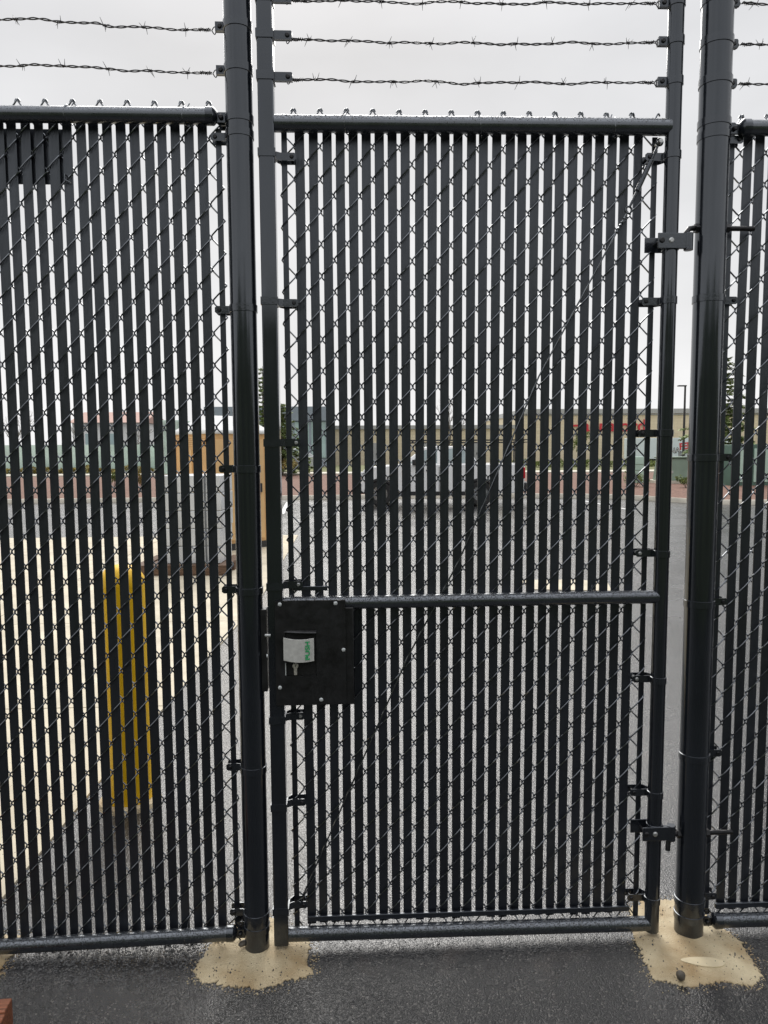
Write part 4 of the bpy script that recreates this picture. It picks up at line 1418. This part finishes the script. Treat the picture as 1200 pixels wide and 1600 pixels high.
# utility boxes on the mulch
xf = thing('transformer', 'dark green pad-mounted transformer on the mulch beside the thick post', 'transformer', (13.45, 27.2, 0.2))
xb = MB()
xb.v = [(-0.95, -0.55, 0.12), (0.95, -0.55, 0.12), (0.95, 0.6, 0.12), (-0.95, 0.6, 0.12), (-0.82, -0.35, 1.02), (0.82, -0.35, 1.02), (0.82, 0.6, 1.02), (-0.82, 0.6, 1.02)]
xb.f = [(3, 2, 1, 0), (4, 5, 6, 7), (0, 1, 5, 4), (1, 2, 6, 5), (2, 3, 7, 6), (3, 0, 4, 7)]
part('cabinet', xb, 'xfm', xf, local=True, bevel=0.03)
part('lid', MB().box(-0.88, 0.88, -0.42, 0.66, 1.02, 1.08), 'xfm', xf, local=True, bevel=0.02)
part('pad', MB().box(-1.15, 1.15, -0.8, 0.8, 0, 0.12), 'kerb', xf, local=True)
part('plate', MB().box(-0.70, -0.55, -0.50, -0.47, 0.42, 0.52), 'coping', xf, local=True)
pg = thing('utility_cabinet', 'pale green slim utility cabinet on the mulch left of the transformer', 'cabinet', (11.75, 27.6, 0.2))
part('cabinet', MB().box(-0.25, 0.25, -0.2, 0.2, 0, 1.08), 'palegreen', pg, local=True, bevel=0.02)
for z in (0.28, 0.52, 0.76):
    part('seam', MB().box(-0.24, 0.24, -0.21, -0.2, z, z + 0.02), 'xfm', pg, local=True)
dg_ = thing('utility_cabinet', 'large dark green utility cabinet with pale doors beyond the right fence panel', 'cabinet', (14.85, 24.9, 0.2))
part('cabinet', MB().box(-0.75, 0.85, -0.4, 0.4, 0, 1.55), 'tealdark', dg_, local=True, bevel=0.02)
for x in (-0.62, 0.12):
    part('door', MB().box(x, x + 0.6, -0.43, -0.4, 0.15, 1.4), 'palegreen', dg_, local=True, bevel=0.01)


# ------------------------------------------------------------------ plants
def leafy(mb, c, n, rx, ry, rz, size, rnd, flat=0.0):
    for _ in range(n):
        while True:
            p = Vector((rnd.uniform(-1, 1), rnd.uniform(-1, 1), rnd.uniform(-1, 1)))
            if p.length < 1 and p.length > rnd.random() * .8:
                break
        p = Vector((c[0] + p.x * rx, c[1] + p.y * ry, c[2] + p.z * rz))
        a = Vector((rnd.gauss(0, 1), rnd.gauss(0, 1), rnd.gauss(0, 1) * (1 - flat))).normalized()
        b = a.cross(Vector((rnd.gauss(0, 1), rnd.gauss(0, 1), rnd.gauss(0, 1)))).normalized()
        s = size * rnd.uniform(.6, 1.3)
        mb.quad(p - a * s, p + b * s * .45, p + a * s, p - b * s * .45)


def conifer(label, loc, h, r, seed, dens=1.0):
    rnd = random.Random(seed)
    o = thing('conifer_tree', label, 'tree', loc, group='conifers at the edge of the lot')
    part('trunk', MB().tube([(0, 0, -0.05), (0.02, 0, h * .5), (0, 0.02, h * .98)], [h * .022, h * .014, 0.01], 9), 'bark', o, local=True)
    br = MB(); lf = MB()
    z = h * 0.08
    while z < h * 0.985:
        f_ = 1 - (z / h)
        rr = r * (0.12 + 0.95 * f_ ** 0.85)
        nb = rnd.randint(5, 7)
        a0 = rnd.random() * 6
        for k in range(nb):
            a = a0 + 2 * PI * k / nb + rnd.gauss(0, .15)
            l = rr * rnd.choice((.55, .8, 1.0, 1.25)) * rnd.uniform(.8, 1.1)
            d = Vector((math.cos(a), math.sin(a), 0))
            p0 = Vector((0, 0, z)); p1 = p0 + d * l * .55 + Vector((0, 0, 0.06 * l)); p2 = p0 + d * l + Vector((0, 0, -0.10 * l + rnd.gauss(0, .10)))
            br.tube([p0, p1, p2], [0.014, 0.009, 0.003], 4)
            m_ = int(46 * dens * max(.5, l))
            for i in range(m_):
                t = rnd.uniform(.15, 1)
                q = p0.lerp(p1, t * 2) if t < .5 else p1.lerp(p2, t * 2 - 1)
                side = d.cross(Vector((0, 0, 1))) * rnd.choice((-1, 1))
                v_ = (side * rnd.uniform(.3, 1) + d * rnd.uniform(.2, .9) + Vector((0, 0, rnd.uniform(-.45, .25)))).normalized()
                s = rnd.uniform(.10, .24) * (0.6 + .6 * f_)
                u_ = v_.cross(Vector((rnd.gauss(0, .4), rnd.gauss(0, .4), 1))).normalized() * s * .30
                q = q + Vector((rnd.gauss(0, .02), rnd.gauss(0, .02), rnd.gauss(0, .02)))
                lf.quad(q, q + v_ * s * .5 + u_, q + v_ * s, q + v_ * s * .5 - u_)
        z += h * rnd.uniform(.028, .045)
    part('branches', br, 'bark', o, local=True)
    part('crown', lf, 'needle', o, local=True, smooth=False)


conifer('slender conifer rising behind the right fence panel', (15.4, 27.8, 0.2), 5.2, 1.75, 2, 1.9)
conifer('conifer with light green boughs behind the square gate post', (-5.25, 42.0, 0.2), 6.5, 2.0, 4, 1.8)
conifer('shorter conifer right of the square gate post', (-4.0, 40.0, 0.2), 4.1, 1.5, 6, 2.0)


def bare_tree(label, loc, h, seed):
    rnd = random.Random(seed)
    o = thing('bare_tree', label, 'tree', loc, group='leafless trees in the distance')
    tk = MB(); tw = MB()
    def grow(p, d, l, r, lev):
        q = p + d * l
        bend = p.lerp(q, .5) + Vector((rnd.gauss(0, .05), rnd.gauss(0, .05), 0)) * l
        (tk if lev < 2 else tw).tube([p, bend, q], [r, r * .85, r * .65], 6 if lev < 2 else 4, cap=False)
        if lev >= 5:
            return
        for _ in range(rnd.randint(2, 3)):
            nd = (d + Vector((rnd.gauss(0, .42), rnd.gauss(0, .42), rnd.gauss(.12, .22)))).normalized()
            grow(p.lerp(q, rnd.uniform(.6, 1)), nd, l * rnd.uniform(.62, .82), r * .58, lev + 1)
    grow(Vector((0, 0, -.05)), Vector((0, 0, 1)), h * .30, h * .02, 0)
    part('trunk', tk, 'bark', o, local=True)
    part('crown', tw, 'twig', o, local=True)


bare_tree('leafless tree at the far left edge beyond the green fence', (-25.5, 56, 0.1), 6.0, 3)
bare_tree('leafless tree behind the green fence, second from the left', (-22.2, 58, 0.1), 5.6, 5)
bare_tree('leafless tree behind the green fence, close to the white house', (-17.0, 57, 0.1), 4.8, 8)
bare_tree('leafless tree behind the pickup cab against the store', (9.3, 68, 0.1), 7.0, 12)


def round_tree(label, loc, h, r, seed, m='leaf'):
    rnd = random.Random(seed)
    o = thing('young_tree', label, 'tree', loc)
    tk = MB().tube([(0, 0, 0), (0.03, 0, h * .45), (0, 0, h * .8)], [.05, .035, .012], 7)
    for k in range(6):
        a = rnd.random() * 6
        tk.tube([(0.02, 0, h * (.35 + .06 * k)), (math.cos(a) * r * .7, math.sin(a) * r * .7, h * (.5 + .07 * k))], [.018, .006], 5)
    part('trunk', tk, 'bark', o, local=True)
    lf = MB()
    for k in range(14):
        leafy(lf, (rnd.gauss(0, r * .4), rnd.gauss(0, r * .4), h * rnd.uniform(.4, .95)), 110, r * .42, r * .42, r * .4, .085, rnd)
    part('crown', lf, m, o, local=True, smooth=False)


round_tree('small leafy tree in front of the store seen through the gate slats', (18.9, 58, 0.12), 3.1, 0.75, 4)


def hedge(label, x0, x1, y, z0, h, d, seed, m='leaf'):
    rnd = random.Random(seed)
    o = thing('hedge', label, 'hedge', ((x0 + x1) / 2, y, z0))
    lf = MB()
    L_ = x1 - x0
    n = int(L_ * 170)
    for _ in range(n):
        x = rnd.uniform(-L_ / 2, L_ / 2)
        hh = h * (0.85 + .15 * math.sin(x * 2.1) + .1 * math.sin(x * 5.3))
        p = Vector((x, rnd.uniform(-d / 2, d / 2), rnd.uniform(0, 1) ** .7 * hh))
        a = Vector((rnd.gauss(0, 1), rnd.gauss(0, 1), rnd.gauss(0, 1))).normalized()
        b = a.cross(Vector((rnd.gauss(0, 1), rnd.gauss(0, 1), rnd.gauss(0, 1)))).normalized()
        s = rnd.uniform(.07, .14)
        lf.quad(p - a * s, p + b * s * .5, p + a * s, p - b * s * .5)
    part('foliage', lf, m, o, local=True, smooth=False)
    sm_ = MB()
    for k in range(int(L_ / 1.5)):
        x = -L_ / 2 + 0.5 + k * 1.5
        sm_.tube([(x, 0, -.02), (x + .05, 0, h * .7)], .02, 5)
    part('stems', sm_, 'bark', o, local=True)


hedge('low green hedge along the base of the store on the right', 11.0, 44, 54.5, 0.12, 0.62, 1.2, 3)
hedge('low ochre and green hedge in front of the green fence at far left', -30, -10.5, 43.9, 0.12, 0.55, 0.7, 7, 'ochre_leaf')


def shrub(label, loc, r, h, seed, m):
    rnd = random.Random(seed)
    o = thing('shrub', label, 'shrub', loc, group='small shrubs on the mulch')
    lf = MB(); st = MB()
    for k in range(9):
        a = rnd.random() * 6.28; q = rnd.uniform(.2, .8) * r
        tip = (math.cos(a) * q, math.sin(a) * q, h * rnd.uniform(.6, 1))
        st.tube([(0, 0, -.02), tip], [.012, .004], 4)
        leafy(lf, tip, 60, r * .35, r * .35, h * .3, .045, rnd)
    part('stems', st, 'bark', o, local=True)
    part('foliage', lf, m, o, local=True, smooth=False)


shrub('small yellow-green shrub on the mulch in front of the transformer', (12.05, 23.6, 0.16), 0.42, 0.42, 1, 'leaf')
shrub('small green shrub on the mulch beside the pale green cabinet', (10.5, 24.5, 0.16), 0.45, 0.5, 2, 'leaf')
shrub('ochre shrub on the mulch behind the wide left panel, left of the bollard', (-7.9, 25.5, 0.18), 0.4, 0.6, 3, 'ochre_leaf')
shrub('green shrub on the mulch at the far left edge', (-9.2, 26.5, 0.18), 0.4, 0.55, 4, 'leaf')
shrub('ochre bush on the mulch near the conifers', (-3.4, 36.0, 0.2), 0.8, 0.8, 5, 'ochre_leaf')
shrub('green bush at the kerb left of the portable toilet', (-5.8, 26.0, 0.18), 0.4, 0.5, 6, 'leaf')
